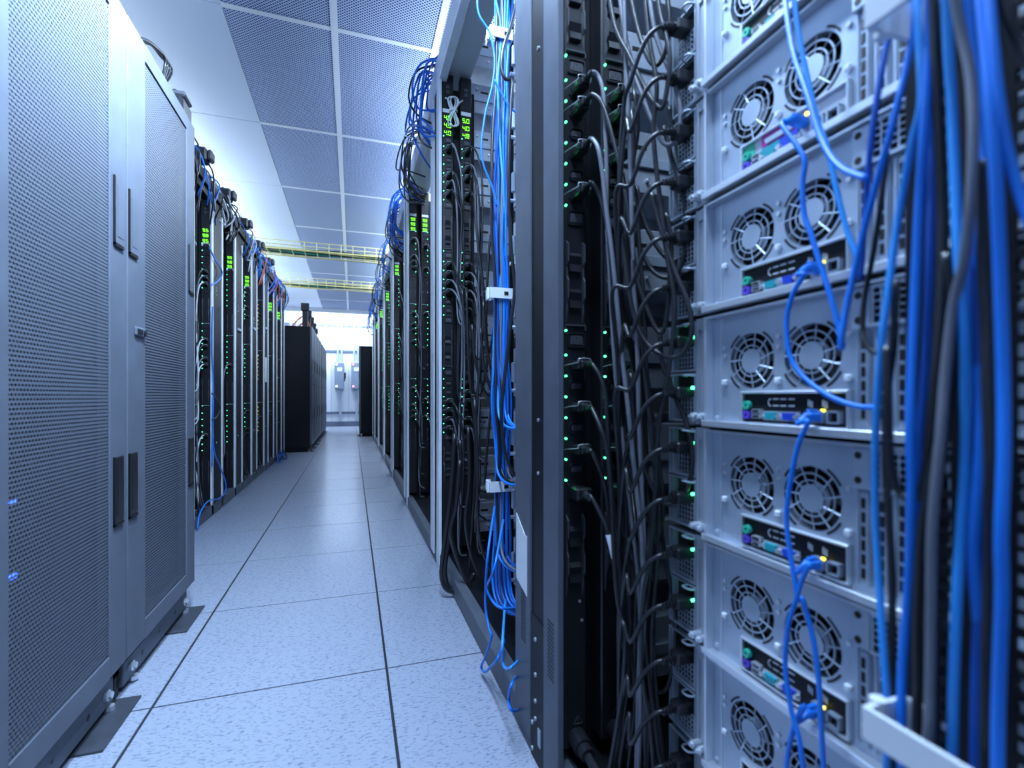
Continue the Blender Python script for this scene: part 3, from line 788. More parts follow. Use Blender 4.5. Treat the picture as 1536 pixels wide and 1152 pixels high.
def server_meshes():
    mb = MB()
    ss = [0, 0.037, 0.125, 0.1345, 0.2225, 0.43]; zs = [0, 0.053, 0.141, 0.172]
    for i in range(5):
        for j in range(3):
            if j == 1 and i in (1, 3): continue
            sb(mb, ss[i], ss[i + 1], zs[j], zs[j + 1], 0, 0.004)
    for cs, cz in FANS:
        n = 40; h = 0.044; i = len(mb.v)
        for k in range(n):
            a = 2 * math.pi * k / n; c, s = math.cos(a), math.sin(a); m = max(abs(c), abs(s))
            for x, y, z in ((0, FR * c, FR * s), (0, h * c / m, h * s / m), (0.012, FR * c, FR * s)):
                mb.v.append((x, -(cs + y), cz + z))
        for k in range(n):
            j = (k + 1) % n
            mb.f.append((i + 3 * k, i + 3 * j, i + 3 * j + 1, i + 3 * k + 1))
            mb.f.append((i + 3 * k, i + 3 * k + 2, i + 3 * j + 2, i + 3 * j))
    SM['panel'] = mb.mesh('rear_panel', M_steel)
    mb = MB(); sb(mb, 0.0, 0.43, -0.002, 0.003, -0.02, 0.0); sb(mb, 0.0, 0.43, -0.002, 0.008, -0.0215, -0.019, 0.001)
    sb(mb, 0.0, 0.43, 0.169, 0.1725, -0.012, 0.0)
    SM['lip'] = mb.mesh('lip', M_steel2)
    mb = MB(); sb(mb, -0.002, 0.003, 0.0, 0.172, -0.014, 0.0); sb(mb, 0.022, 0.0235, 0.004, 0.168, -0.0015, 0)
    SM['flange'] = mb.mesh('side_flange', M_steel2)
    mb = MB(); sb(mb, -0.105, 0.43, 0.0, 0.172, 0.03, 0.55)
    SM['chassis'] = mb.mesh('chassis', M_black)
    for f, (cs, cz) in enumerate(FANS):
        mb = MB()
        annulus(mb, cs, cz, 0.0, 0.0175, -0.0008, 0.0006, 28)
        for r in (0.0225, 0.0315): annulus(mb, cs, cz, r - 0.0009, r + 0.0009, -0.0006, 0.0006, 36)
        for k in range(11):
            a = 2 * math.pi * (k + 0.25) / 11; b = a + 0.1
            p0 = (0, -(cs + 0.0175 * math.cos(a)), cz + 0.0175 * math.sin(a)); p1 = (0, -(cs + 0.0408 * math.cos(b)), cz + 0.0408 * math.sin(b))
            mb.cyl(p0, p1, 0.0010, 4)
        SM['grille', f] = mb.mesh('fan_grille', M_steel)
        mb = MB()
        annulus(mb, cs, cz, 0.0, 0.0415, 0.028, 0.030, 32)
        annulus(mb, cs, cz, 0.0408, 0.0425, 0.004, 0.030, 32)
        for k in range(7):
            a = 2 * math.pi * k / 7
            q = []
            for rr, aa, x in ((0.017, a, 0.012), (0.039, a - 0.15, 0.012), (0.039, a + 0.55, 0.024), (0.017, a + 0.55, 0.024)):
                q.append((x, -(cs + rr * math.cos(aa)), cz + rr * math.sin(aa)))
            mb.quad(*q)
        SM['rotor', f] = mb.mesh('fan_rotor', M_bplastic)
        mb = MB(); annulus(mb, cs, cz, 0.0, 0.0175, 0.0095, 0.012, 24)
        SM['hub', f] = mb.mesh('fan_hub', M_cwht)
        for q in range(4):
            mb = MB()
            a = math.pi / 4 + q * math.pi / 2
            annulus(mb, cs, cz, 0.0432, 0.0462, -0.0005, 0.001, 8, a - 0.28, a + 0.28)
            SM['arc', f, q] = mb.mesh('corner_slot', M_dark)
    SM['rivet'] = MB().box(-0.006, 0, -0.004, 0.004, -0.004, 0.004, 0.0015).mesh('rivet', M_white)
    SM['screw'] = MB().cyl((-0.003, 0, 0), (0, 0, 0), 0.0032, 10).mesh('screw', M_steel2)
    # io panel rim and plate
    mb = MB()
    for s0, s1, z0, z1 in ((0.066, 0.232, 0.0495, 0.053), (0.066, 0.232, 0.006, 0.009), (0.066, 0.0705, 0.006, 0.053), (0.2285, 0.232, 0.006, 0.053)):
        sb(mb, s0, s1, z0, z1, -0.007, 0, 0.001)
    SM['rim'] = mb.mesh('port_panel_rim', M_steel2)
    mb = MB(); sb(mb, 0.0705, 0.2285, 0.009, 0.0495, -0.002, 0); SM['plate'] = mb.mesh('port_plate', M_black)
    mb = MB(); sb(mb, 0.0705, 0.2285, 0.009, 0.0495, -0.002, 0); SM['plate2'] = mb.mesh('port_plate', M_mid)
    def port(name, f, m):
        mb = MB(); f(mb); SM[name] = mb.mesh(name, m)
    port('mouse_port', lambda b: annulus(b, 0.0795, 0.033, 0.0022, 0.0062, -0.009, 0, 14), M_green)
    port('keyboard_port', lambda b: annulus(b, 0.0795, 0.019, 0.0022, 0.0062, -0.009, 0, 14), M_purple)
    def usb(b):
        for z in (0.0145, 0.022): sb(b, 0.091, 0.105, z, z + 0.0055, -0.009, 0)
    port('usb_port', usb, M_steel2)
    def usbd(b):
        for z in (0.0145, 0.022): sb(b, 0.0925, 0.1035, z + 0.001, z + 0.0045, -0.0093, 0)
    port('usb_opening', usbd, M_dark)
    def dsub(s0, s1): return lambda b: b.poly([(-0.009, -s0, 0.0235), (-0.009, -s1, 0.0235), (-0.009, -(s1 - 0.002), 0.014), (-0.009, -(s0 + 0.002), 0.014)], (0.009, 0, 0))
    port('serial_port', dsub(0.113, 0.131), M_teal)
    port('video_port', dsub(0.142, 0.159), M_vga)
    def dscrew(b):
        for s in (0.1085, 0.1355, 0.1385, 0.163): b.cyl((-0.011, -s, 0.0185), (0, -s, 0.0185), 0.0028, 6)
        sb(b, 0.1065, 0.1375, 0.0125, 0.025, -0.004, 0); sb(b, 0.1375, 0.165, 0.0125, 0.025, -0.004, 0)
    port('port_screws', dscrew, M_steel2)
    def rj(b):
        for s0 in (0.186, 0.2065):
            sb(b, s0, s0 + 0.0165, 0.0125, 0.0145, -0.01, 0); sb(b, s0, s0 + 0.0165, 0.026, 0.028, -0.01, 0); sb(b, s0, s0 + 0.002, 0.0125, 0.028, -0.01, 0); sb(b, s0 + 0.0145, s0 + 0.0165, 0.0125, 0.028, -0.01, 0)
    port('network_port', rj, M_steel)
    port('network_opening', lambda b: (sb(b, 0.188, 0.2005, 0.0145, 0.026, -0.003, 0), sb(b, 0.2085, 0.221, 0.0145, 0.026, -0.003, 0)), M_dark)
    def outl(b):
        for s in (0.122, 0.134, 0.147):
            for z in (0.032, 0.041): sb(b, s, s + 0.009, z, z + 0.0016, -0.0026, 0)
        annulus(b, 0.119, 0.0372, 0.0042, 0.0056, -0.0026, 0, 10, math.pi * 0.5, math.pi * 1.5)
        for s in (0.176, 0.196):
            for q in range(3): sb(b, s + 0.0025 * q, s + 0.0025 * q + 0.0012, 0.033 - 0.001 * q, 0.041 - 0.001 * q, -0.0026, 0)
    port('port_markings', outl, M_white)
    # the coloured variant
    port('colour_magenta', lambda b: b.poly([(-0.004, -0.104, 0.0495), (-0.004, -0.165, 0.0495), (-0.004, -0.165, 0.036), (-0.004, -0.158, 0.0325), (-0.004, -0.104, 0.0325)], (0.004, 0, 0)), M_magenta)
    port('colour_teal', lambda b: sb(b, 0.104, 0.134, 0.0205, 0.0325, -0.004, 0), M_teal)
    port('colour_blue', lambda b: sb(b, 0.134, 0.163, 0.0205, 0.0325, -0.004, 0), M_vga)
    port('colour_green', lambda b: sb(b, 0.0705, 0.09, 0.0265, 0.0495, -0.003, 0), M_green)
    port('colour_purple', lambda b: sb(b, 0.0705, 0.09, 0.009, 0.0265, -0.003, 0), M_purple)
    port('parallel_port', lambda b: b.poly([(-0.0055, -0.11, 0.0425), (-0.0055, -0.158, 0.0425), (-0.0055, -0.155, 0.0355), (-0.0055, -0.113, 0.0355)], (0.0055, 0, 0)), M_steel)
    # slots
    mb = MB(); sb(mb, 0, 0.0165, 0.012, 0.118, -0.0025, 0, 0.0008); sb(mb, 0.002, 0.0035, 0.012, 0.118, -0.004, 0); sb(mb, 0.013, 0.0145, 0.012, 0.118, -0.004, 0)
    SM['slot'] = mb.mesh('slot_cover', M_steel)
    mb = MB()
    for q in range(6): sb(mb, 0.006, 0.0105, 0.02 + 0.0158 * q, 0.0315 + 0.0158 * q, -0.0032, 0)
    SM['slotholes'] = mb.mesh('slot_holes', M_dark)
    # vent
    mb = MB(); sb(mb, 0.236, 0.258, 0.122, 0.168, -0.008, 0, 0.0015); sb(mb, 0.258, 0.42, 0.122, 0.126, -0.008, 0); sb(mb, 0.258, 0.42, 0.164, 0.168, -0.008, 0)
    for q in range(1, 5): sb(mb, 0.258, 0.42, 0.126 + 0.0077 * q, 0.1275 + 0.0077 * q, -0.007, -0.005)
    for q in range(0, 19): sb(mb, 0.2585 + 0.009 * q, 0.2605 + 0.009 * q, 0.126, 0.164, -0.007, -0.005)
    SM['vent'] = mb.mesh('vent_grille', M_steel)
    mb = MB(); sb(mb, 0.258, 0.42, 0.126, 0.164, -0.003, 0); SM['ventback'] = mb.mesh('vent_opening', M_dark)
    SM['venthole'] = MB().cyl((-0.0085, -0.244, 0), (0, -0.244, 0), 0.0042, 10).mesh('screw_hole', M_dark)
    # ear with slot and thumb screws
    mb = MB(); sb(mb, -0.034, -0.003, 0.0, 0.174, -0.003, 0.02); sb(mb, -0.026, -0.0235, 0.025, 0.155, -0.006, 0); sb(mb, -0.011, -0.0085, 0.025, 0.155, -0.006, 0); sb(mb, -0.026, -0.0085, 0.154, 0.156, -0.006, 0)
    SM['ear'] = mb.mesh('rack_ear', M_mid)
    SM['thumb'] = MB().cyl((-0.016, 0, 0), (0, 0, 0), 0.006, 12).cyl((-0.02, 0, 0), (-0.016, 0, 0), 0.0035, 8).mesh('thumb_screw', M_steel2)
    # power supply module
    mb = MB()
    for s0, s1, z0, z1 in ((-0.108, -0.036, 0.0, 0.004), (-0.108, -0.036, 0.080, 0.083), (-0.108, -0.104, 0, 0.083), (-0.039, -0.036, 0, 0.083), (-0.098, -0.095, 0.004, 0.08)):
        sb(mb, s0, s1, z0, z1, -0.003, 0.03)
    for q in range(5): sb(mb, -0.085, -0.039, 0.008 + 0.008 * q, 0.0092 + 0.008 * q, -0.001, 0.001)
    for q in range(6): sb(mb, -0.084 + 0.008 * q, -0.0828 + 0.008 * q, 0.006, 0.042, -0.001, 0.001)
    mb.tube([(-0.001, 0.06, 0.078), (-0.014, 0.056, 0.0795), (-0.014, 0.042, 0.0795), (-0.001, 0.038, 0.078)], 0.0018, 6, 3)
    SM['psu'] = mb.mesh('power_supply', M_steel)
    mb = MB(); sb(mb, -0.108, -0.036, 0.0, 0.083, 0.008, 0.03); SM['psuback'] = mb.mesh('power_supply_inside', M_dark)
    SM['psuled'] = MB().cyl((-0.004, 0.044, 0.058), (0.008, 0.044, 0.058), 0.0025, 8).mesh('status_light', M_led)
server_meshes()
def big_server(z, label, variant):
    t = T('server', label, 'server', (SX, SY, z), 'silver servers of the near right rack')
    O('chassis', SM['chassis'], None, t)
    p = O('rear_panel', SM['panel'], None, t)
    O('lip', SM['lip'], None, t); O('side_flange', SM['flange'], None, t)
    for f in (0, 1):
        g = O('fan', SM['rotor', f], None, t)
        O('fan_grille', SM['grille', f], None, g); O('fan_hub', SM['hub', f], None, g); [O('corner_slot', SM['arc', f, q], None, g) for q in range(4)]
    for s, zz in ((0.031, 0.067), (0.130, 0.067), (0.2285, 0.067)): O('rivet', SM['rivet'], None, t, (0, -s, zz))
    for s, zz in ((0.030, 0.12), (0.030, 0.108), (0.130, 0.127), (0.130, 0.113), (0.2285, 0.118), (0.012, 0.012), (0.19, 0.0025)):
        O('screw', SM['screw'], None, t, (0, -s, zz))
    io = O('port_panel', SM['plate2' if variant == 1 else 'plate'], None, t)
    O('port_panel_rim', SM['rim'], None, t)
    names = ['mouse_port', 'keyboard_port', 'usb_port', 'usb_opening', 'serial_port', 'video_port', 'port_screws', 'network_port', 'network_opening']
    if variant == 1:
        names += ['colour_magenta', 'colour_teal', 'colour_blue', 'colour_green', 'colour_purple', 'parallel_port']
    else:
        names += ['port_markings']
    for n in names: O(n, SM[n], None, io)
    for q in range(7):
        c = O('slot_cover', SM['slot'], None, t, (0, -(0.238 + 0.0203 * q), 0))
        O('slot_holes', SM['slotholes'], None, c)
    v = O('vent_grille', SM['vent'], None, t); O('vent_opening', SM['ventback'], None, v); [O('screw_hole', SM['venthole'], None, v, (0, 0, zz)) for zz in (0.131, 0.159)]
    e = O('rack_ear', SM['ear'], None, t)
    for s in (-0.0255, -0.0095): O('thumb_screw', SM['thumb'], None, e, (-0.003, -s, 0.013))
    for zz in (0.002, 0.088):
        m = O('power_supply', SM['psu'], None, t, (0, 0, zz)); O('power_supply_inside', SM['psuback'], None, m)
        if variant in (3, 4, 5): O('status_light', SM['psuled'], None, m)
ZS = [1.328 - 0.18 * k for k in range(8)]
for k, z in enumerate(ZS):
    extra = ['cut by the top edge', 'with magenta and teal ports', 'with dark shadowed ports', 'ports glinting green',
             'its cable hanging straight', 'below crossing cables', 'near the bottom edge', 'cut by the bottom edge'][k]
    big_server(z, f'silver two-fan server in the near rack, {ORD[k]} from the top, {extra}', k)

# black power plugs at the left of each silver server
for k, z in enumerate(ZS):
    for j, zz in enumerate((0.052, 0.138)):
        pz = z + zz
        t = T('power_cable', f'black plug in the {"lower" if j == 0 else "upper"} supply of the {ORD[k]} silver server from the top', 'cable', (SX, 0.705, pz), 'cords plugged into the silver servers')
        mb = MB().box(-0.028, 0.008, -0.013, 0.013, -0.01, 0.01, 0.003)
        for q in range(4): mb.cyl((-0.028 - 0.006 * q, 0, -0.001 * q), (-0.032 - 0.006 * q, 0, -0.001 * q), 0.0072 - 0.0006 * q, 8)
        O('plug', mb, M_bplastic, t)
        d = random.uniform(0.02, 0.09)
        O('cord', MB().tube([(-0.03, 0, 0), (-0.058, 0.006, -0.006), (-0.075, 0.02, -0.03), (-0.085, 0.045, -0.08), (-0.09 + random.uniform(-0.02, 0.02), 0.07, -d - 0.02), (-0.075, 0.1, -d - 0.16), (-0.06, 0.115, -d - 0.34), (-0.02, 0.12, -d - 0.5)], 0.004, 7, 5), M_cblk, t, smooth=True)

# blue network cables of the silver servers
def rjplug(t, loc, m=M_cblu):
    mb = MB().box(-0.02, 0.004, -0.0065, 0.0065, -0.0055, 0.0055, 0.002).box(-0.018, -0.004, -0.003, 0.003, 0.0055, 0.009, 0.001).cyl((-0.02, 0, 0), (-0.031, 0, -0.006), 0.0055, 8, 0.0036)
    O('connector', mb, m, t, loc)
def netcable(label, pts, r, m, group, plug=None, sub=7, n=8):
    o = Vector(plug) if plug is not None else Vector(pts[0])
    t = T('network_cable', label, 'cable', o, group)
    q = [Vector(p) - o for p in pts]
    if plug is not None:
        rjplug(t, (0, 0, 0), m)
        q = [Vector((-0.02, 0, 0)), Vector((-0.033, 0.001, -0.008))] + q
        O('port_light', MB().box(-0.003, 0.0, -0.0085, -0.005, 0.006, 0.009), M_ledy, t)
    O('cord', MB().tube(q, r, n, sub), m, t, smooth=True)
    return t
GN = 'blue network cables across the silver servers'
def sx(uv, dx=0.0): return [at(u, v, X=SX - 0.04 - dx) for u, v in uv]
def rjpos(k): return (SX - 0.006, SY - 0.194, ZS[k] + 0.0205)
netcable('blue network cable crossing the top servers diagonally into the foreground bundle', [at(u, v, X=0.5 - 0.012 * i) for i, (u, v) in enumerate([(1176, -25), (1180, 20), (1190, 80), (1210, 140), (1232, 210), (1260, 250), (1300, 268)])], 0.003, M_cblu, GN)
netcable('pale blue network cable hanging beside the diagonal one at the top servers', [at(u, v, X=0.5) for u, v in [(1188, -25), (1198, 50), (1212, 120), (1226, 180), (1241, 222), (1256, 290), (1272, 350), (1290, 395)]], 0.003, M_clbl, GN)
netcable('blue network cable plugged into the coloured port panel, running down past the third fan pair', sx([(1205, 235), (1204, 275), (1206, 320), (1216, 350), (1229, 392), (1246, 445), (1258, 490), (1264, 520)]), 0.003, M_cblu, GN, plug=(SX - 0.006, SY - 0.172, ZS[1] + 0.033))
netcable('blue network cable looping down from the third server port and right into the bundle', sx([(1206, 412), (1190, 440), (1180, 480), (1184, 530), (1202, 562), (1240, 592), (1280, 608), (1318, 612)]), 0.003, M_cblu, GN, plug=rjpos(2))
netcable('blue network cable hanging from the fourth server port down to the bottom', sx([(1212, 632), (1200, 660), (1192, 690), (1183, 740), (1180, 785), (1187, 840), (1194, 880), (1196, 900), (1204, 900), (1220, 960), (1228, 1020), (1232, 1090), (1237, 1180)]), 0.003, M_cblu, GN, plug=rjpos(3))
netcable('blue network cable hanging from the fifth server port, crossing the fourth one', sx([(1214, 846), (1203, 870), (1194, 900), (1182, 940), (1178, 1000), (1187, 1065), (1199, 1110), (1208, 1180)], 0.008), 0.003, M_cblu, GN, plug=rjpos(4))
netcable('blue network cable hanging from the sixth server port at the bottom', sx([(1206, 1058), (1193, 1085), (1182, 1130), (1178, 1190)]), 0.003, M_cblu, GN, plug=rjpos(5))

# foreground bundle on the right
GF = 'cables of the foreground bundle on the right'
FG = [
    ('bright blue cable slanting down to a point beside the third fan pair', M_cblu, 0.0042, 0.43, [(1380, -30), (1374, 30), (1362, 90), (1348, 150), (1330, 220), (1308, 300), (1290, 370), (1272, 450), (1262, 505), (1262, 525)]),
    ('dark blue network cable behind the slanting bright one', M_cdbl, 0.004, 0.44, [(1352, -30), (1338, 30), (1322, 110), (1311, 180), (1302, 260), (1297, 340), (1290, 420)]),
    ('light blue cable curving over the vent grilles down to the white clip', M_clbl, 0.0042, 0.41, [(1372, -30), (1378, 50), (1382, 150), (1368, 215), (1354, 290), (1344, 350), (1332, 440), (1322, 520), (1314, 640), (1313, 760), (1318, 860), (1324, 960), (1330, 1060), (1330, 1180)]),
    ('brightest blue network cable standing left of the black cords', M_cblu, 0.005, 0.40, [(1396, -30), (1392, 100), (1386, 210), (1380, 300), (1374, 420), (1369, 540), (1366, 640), (1368, 740), (1363, 880), (1354, 1000), (1352, 1090), (1354, 1180)]),
    ('black cord left of centre in the foreground bundle', M_cblk, 0.0046, 0.40, [(1400, -30), (1403, 80), (1408, 200), (1413, 330), (1412, 440), (1404, 560), (1396, 660), (1380, 740), (1350, 740), (1336, 690), (1332, 600), (1330, 520)]),
    ('light blue network cable in the middle of the foreground bundle', M_clbl, 0.0048, 0.395, [(1418, -30), (1422, 60), (1428, 160), (1433, 280), (1438, 380), (1446, 470), (1449, 580), (1448, 690), (1440, 820), (1434, 930), (1430, 1040), (1428, 1180)]),
    ('grey cord crossing the light blue cable in the middle of the bundle', M_cgry, 0.0046, 0.385, [(1428, -30), (1442, 50), (1455, 110), (1460, 200), (1456, 300), (1446, 390), (1430, 460), (1418, 560), (1410, 660), (1398, 800), (1396, 960), (1392, 1180)]),
    ('blue network cable ending behind the grey cord', M_cblu, 0.0045, 0.40, [(1450, -30), (1458, 80), (1470, 180), (1478, 270), (1470, 360), (1462, 440), (1466, 560), (1470, 660), (1462, 780), (1460, 860), (1470, 980), (1474, 1180)]),
    ('broad bright blue network cable, rightmost long one in the bundle', M_cblu, 0.0052, 0.375, [(1470, -30), (1478, 60), (1486, 150), (1494, 260), (1500, 400), (1505, 560), (1506, 680), (1502, 800), (1503, 900), (1498, 1040), (1496, 1180)]),
    ('blue network cable leaving the bundle to the right edge', M_cblu, 0.0045, 0.375, [(1482, -30), (1490, 70), (1500, 160), (1514, 235), (1536, 310), (1570, 400)]),
    ('black cord looping over the vent grille at the third server', M_cblk, 0.0036, 0.46, [(1330, 230), (1322, 300), (1310, 380), (1298, 440), (1294, 490), (1302, 520), (1316, 530), (1340, 532)]),
    ('black cord left of the brightest blue cable, from mid height down to the clip', M_cblk, 0.0042, 0.415, [(1344, 420), (1340, 520), (1330, 600), (1328, 680), (1332, 760), (1338, 860), (1338, 960), (1340, 1180)]),
    ('black cord right of centre, hanging between two blue cables', M_cblk, 0.005, 0.39, [(1476, 240), (1474, 360), (1478, 460), (1482, 600), (1486, 720), (1484, 860), (1480, 980), (1478, 1180)]),
    ('black cord behind the grey one in the lower bundle', M_cblk, 0.005, 0.40, [(1420, 380), (1428, 480), (1424, 600), (1402, 700), (1384, 800), (1376, 920), (1376, 1040), (1372, 1180)]),
    ('second black cord in the lower middle of the bundle', M_cblk, 0.005, 0.395, [(1436, 460), (1424, 560), (1416, 660), (1400, 760), (1396, 860), (1400, 960), (1404, 1180)]),
    ('dark blue network cable deep in the bundle beside the light blue one', M_cdbl, 0.0045, 0.42, [(1392, 100), (1398, 240), (1396, 380), (1392, 480), (1388, 560), (1378, 660), (1374, 780)]),
    ('dark blue network cable deep between the two rightmost long ones', M_cdbl, 0.005, 0.405, [(1462, 330), (1460, 430), (1466, 560), (1474, 680), (1478, 800), (1468, 920), (1462, 1180)]),
    ('black cord at the top right of the bundle', M_cblk, 0.005, 0.385, [(1500, -30), (1514, 30), (1530, 70), (1560, 120)]),
]
for i, (lb, m, r, X, uv) in enumerate(FG):
    X2 = X
    tag(O('network_cable' if m not in (M_cblk, M_cgry) else 'power_cable', MB().tube([at(u, v, X=X2 - 0.0 + 0.004 * math.sin(k * 1.3 + i)) for k, (u, v) in enumerate(uv)], r * 0.66, 10, 7), m, smooth=True), lb, 'cable', GF)

def cable_clip(label, P, L, H, D, axis, group):
    """a C-shaped plastic cable holder; axis 'y' lies along the aisle, 'x' across it"""
    t = T('cable_clip', label, 'clip', P, group)
    mb = MB()
    pr = [(0, 0), (L, 0), (L, D), (L - 0.004, D), (L - 0.004, 0.004), (0.004, 0.004), (0.004, D * 0.7), (0.016, D * 0.7), (0.016, D * 0.7 + 0.004), (0, D * 0.7 + 0.004)]
    fn = (lambda a, b, z: (b, -a, z)) if axis == 'y' else (lambda a, b, z: (a, b, z))
    mb.poly([fn(a, b, 0) for a, b in pr], (0, 0, H))
    O('band', mb, M_white, t)
    s = MB()
    q = [fn(L * 0.62, -0.0012, H * 0.3), fn(L * 0.8, -0.0012, H * 0.3), fn(L * 0.8, -0.0012, H * 0.65), fn(L * 0.62, -0.0012, H * 0.65)]
    s.poly(q, fn(0, 0.0012, 0)); O('slot', s, M_dark, t)
    h = MB(); q0 = fn(0.0, D * 0.3, -0.002); q1 = fn(0.0, D * 0.3, H + 0.002); h.cyl(q0, q1, 0.006, 10); O('hinge', h, M_white, t)
    return t
GC = 'white cable clips'
p = at(1302, 1112, X=0.37)
cable_clip('large white plastic clip around the foreground bundle at the bottom right', (0.37, p.y + 0.005, p.z), 0.15, 0.024, 0.06, 'y', GC)
p = at(1296, 44, X=0.385)
cable_clip('large white clip around the foreground bundle at the top, above the servers', (0.385, p.y, p.z), 0.04, 0.03, 0.07, 'y', GC)
for v, nmx in ((52, 'top'), (446, 'middle'), (739, 'bottom')):
    p = at(735, v, Y=1.52)
    cable_clip(f'white plastic clip around the blue cables of the second right rack, {nmx} one of three', (p.x, 1.52, p.z), 0.078, 0.034, 0.07, 'x', GC)

# ---------------------------------------------------------------- cables of the second right rack
def bund(v, o, seed):
    vv = [-30, 45, 200, 330, 435, 600, 730, 850, 960]; c = [752, 754, 752, 750, 752, 752, 752, 750, 748]; w = [20, 11, 20, 17, 11, 17, 9, 19, 24]
    for i in range(len(vv) - 1):
        if v <= vv[i + 1]:
            f = (v - vv[i]) / (vv[i + 1] - vv[i]); return (c[i] + f * (c[i + 1] - c[i])) + o * (w[i] + f * (w[i + 1] - w[i]))
    return c[-1] + o * w[-1]
random.seed(11)
NB = 22
for i in range(NB):
    o = -1 + 2 * (i + 0.5) / NB
    oo = random.uniform(-1, 1)
    end = random.choice((690, 800, 870, 900, 900, 620))
    vs_ = [-30, 45, 120, 200, 280, 360, 435, 520, 600, 680, 730, 800, 860, 930, 980]
    pts = []
    for v in vs_:
        if v > end: break
        tight = v in (45, 435, 730)
        of = o if tight else (0.6 * o + 0.55 * oo * math.sin(v * 0.008 + i) + random.uniform(-0.12, 0.12))
        pts.append(at(bund(v, of, i), v, Y=1.555 + 0.022 * math.sin(i * 2.1) + (0 if tight else random.uniform(-0.012, 0.012))))
    e = pts[-1]
    pts += [e + Vector((0.0, -0.04, -0.07)), e + Vector((0.02, -0.12, -0.085)), e + Vector((0.04, -0.22, -0.05))]
    m = [M_cblu, M_clbl, M_cblk, M_cblu, M_cgry, M_cdbl, M_cblu][i % 7]
    cn = {M_cblu: 'blue', M_clbl: 'light blue', M_cdbl: 'dark blue', M_cblk: 'black', M_cgry: 'grey'}[m]
    tag(O('network_cable', MB().tube(pts, 0.0042 if m is not M_cblk else 0.0055, 7, 5), m, smooth=True), f'{cn} cable clipped in the second right rack, {ORD[i]} from the left at the clips', 'cable', 'bundle of cables in the second right rack')
EX = [
    ('blue cable bowing out left of the clipped bundle in the second right rack', M_cblu, 0.0042, [(716, -20), (718, 20), (735, 50), (742, 90), (738, 130), (728, 170), (722, 220), (726, 250), (738, 280), (745, 310)]),
    ('blue cable loop reaching down to the floor rail of the second right rack, leftmost', M_cblu, 0.0045, [(742, 760), (732, 830), (728, 900), (733, 940), (737, 955), (728, 985), (722, 1000), (727, 1008), (738, 998), (748, 985), (757, 960)]),
    ('blue cable loop beside the post foot of the second right rack', M_cblu, 0.0045, [(755, 780), (742, 850), (731, 880), (738, 900), (752, 912), (776, 912)]),
    ('blue cable swinging low to the post foot of the second right rack', M_clbl, 0.0045, [(758, 900), (754, 960), (754, 990), (758, 1002), (768, 1000), (782, 985)]),
    ('blue cable hanging lowest at the post foot of the second right rack', M_cblu, 0.0045, [(778, 1010), (768, 1025), (763, 1048), (768, 1066), (784, 1062)]),
    ('blue cable diagonal through the upper part of the clipped bundle', M_cblu, 0.004, [(742, 120), (752, 140), (764, 160), (778, 172)]),
    ('long black cord in front of the clipped blue cables', M_cblk, 0.0075, [(776, 0), (766, 40), (756, 70), (752, 100), (758, 118), (768, 122), (766, 160), (762, 260), (766, 360), (772, 430), (768, 470), (760, 540), (752, 620), (758, 680), (770, 710), (780, 712)]),
]
for i, (lb, m, r, uv) in enumerate(EX):
    tag(O('network_cable' if m is not M_cblk else 'power_cable', MB().tube([(at(u, v, X=0.43 if q in ((0, len(uv) - 1) if i != 3 else (len(uv) - 1, 0)) else 0.37 - 0.004 * i) if 1 <= i <= 4 else at(u, v, Y=1.49 - 0.006 * i)) for q, (u, v) in enumerate(uv)], r * 0.8, 8, 6), m, smooth=True), lb, 'cable', 'loose cables in the second right rack')
p0, p1 = at(770, 440, Y=1.44), at(766, 425, Y=1.44)
# cord drops between strips and bundle
random.seed(5)
for i in range(8):
    u0 = 692 + 5 * i + random.uniform(-3, 3); v0 = random.uniform(180, 520); v1 = v0 + random.uniform(180, 420)
    Y = 2.1 - 0.03 * i
    kind = i % 3
    if kind == 0: uv = [(u0, v0), (u0 + 6, v0 + 60), (u0 + 22, v0 + 105), (u0 + 40, v0 + 95), (u0 + 48, v0 + 60), (u0 + 52, v0 + 10)]
    elif kind == 1: uv = [(u0, v0), (u0 + 4, v0 + (v1 - v0) * 0.3), (u0 + 14, v0 + (v1 - v0) * 0.6), (u0 + 6, v1), (u0 + 2, v1 + 60)]
    else: uv = [(u0 + 40, v0), (u0 + 34, v0 + 40), (u0 + 30, v0 + 140), (u0 + 32, v0 + 200), (u0 + 22, v0 + 250), (u0 + 8, v0 + 255)]
    tag(O('power_cable', MB().tube([at(u, v, Y=Y) for u, v in uv], 0.0058, 6, 6), M_cblk, smooth=True),
        f'black cord before the grey servers of the second right rack, {ORD[i]} from left', 'cable', 'black cords in the second right rack')
BL = [[(690, 660), (690, 720), (676, 800), (668, 850), (672, 880), (686, 897), (706, 890), (716, 878)],
      [(682, 650), (676, 740), (666, 820), (662, 860), (668, 882), (684, 888), (702, 876), (712, 860)],
      [(690, 690), (684, 760), (676, 800), (690, 850), (708, 884), (728, 920), (748, 960)],
      [(702, 640), (704, 720), (698, 780), (706, 830), (722, 870), (740, 905)],
      [(712, 600), (716, 690), (716, 770), (722, 820), (738, 860), (752, 900)]]
for i, uv in enumerate(BL):
    tag(O('power_cable', MB().tube([at(u, v, Y=2.05 - 0.06 * i) for u, v in uv], 0.009 if i < 3 else 0.0065, 8, 6), M_cblk, smooth=True),
        f'thick black cord looping at the foot of the second right rack, {ORD[i]} from the left', 'cable', 'thick cords at the foot of the second right rack')
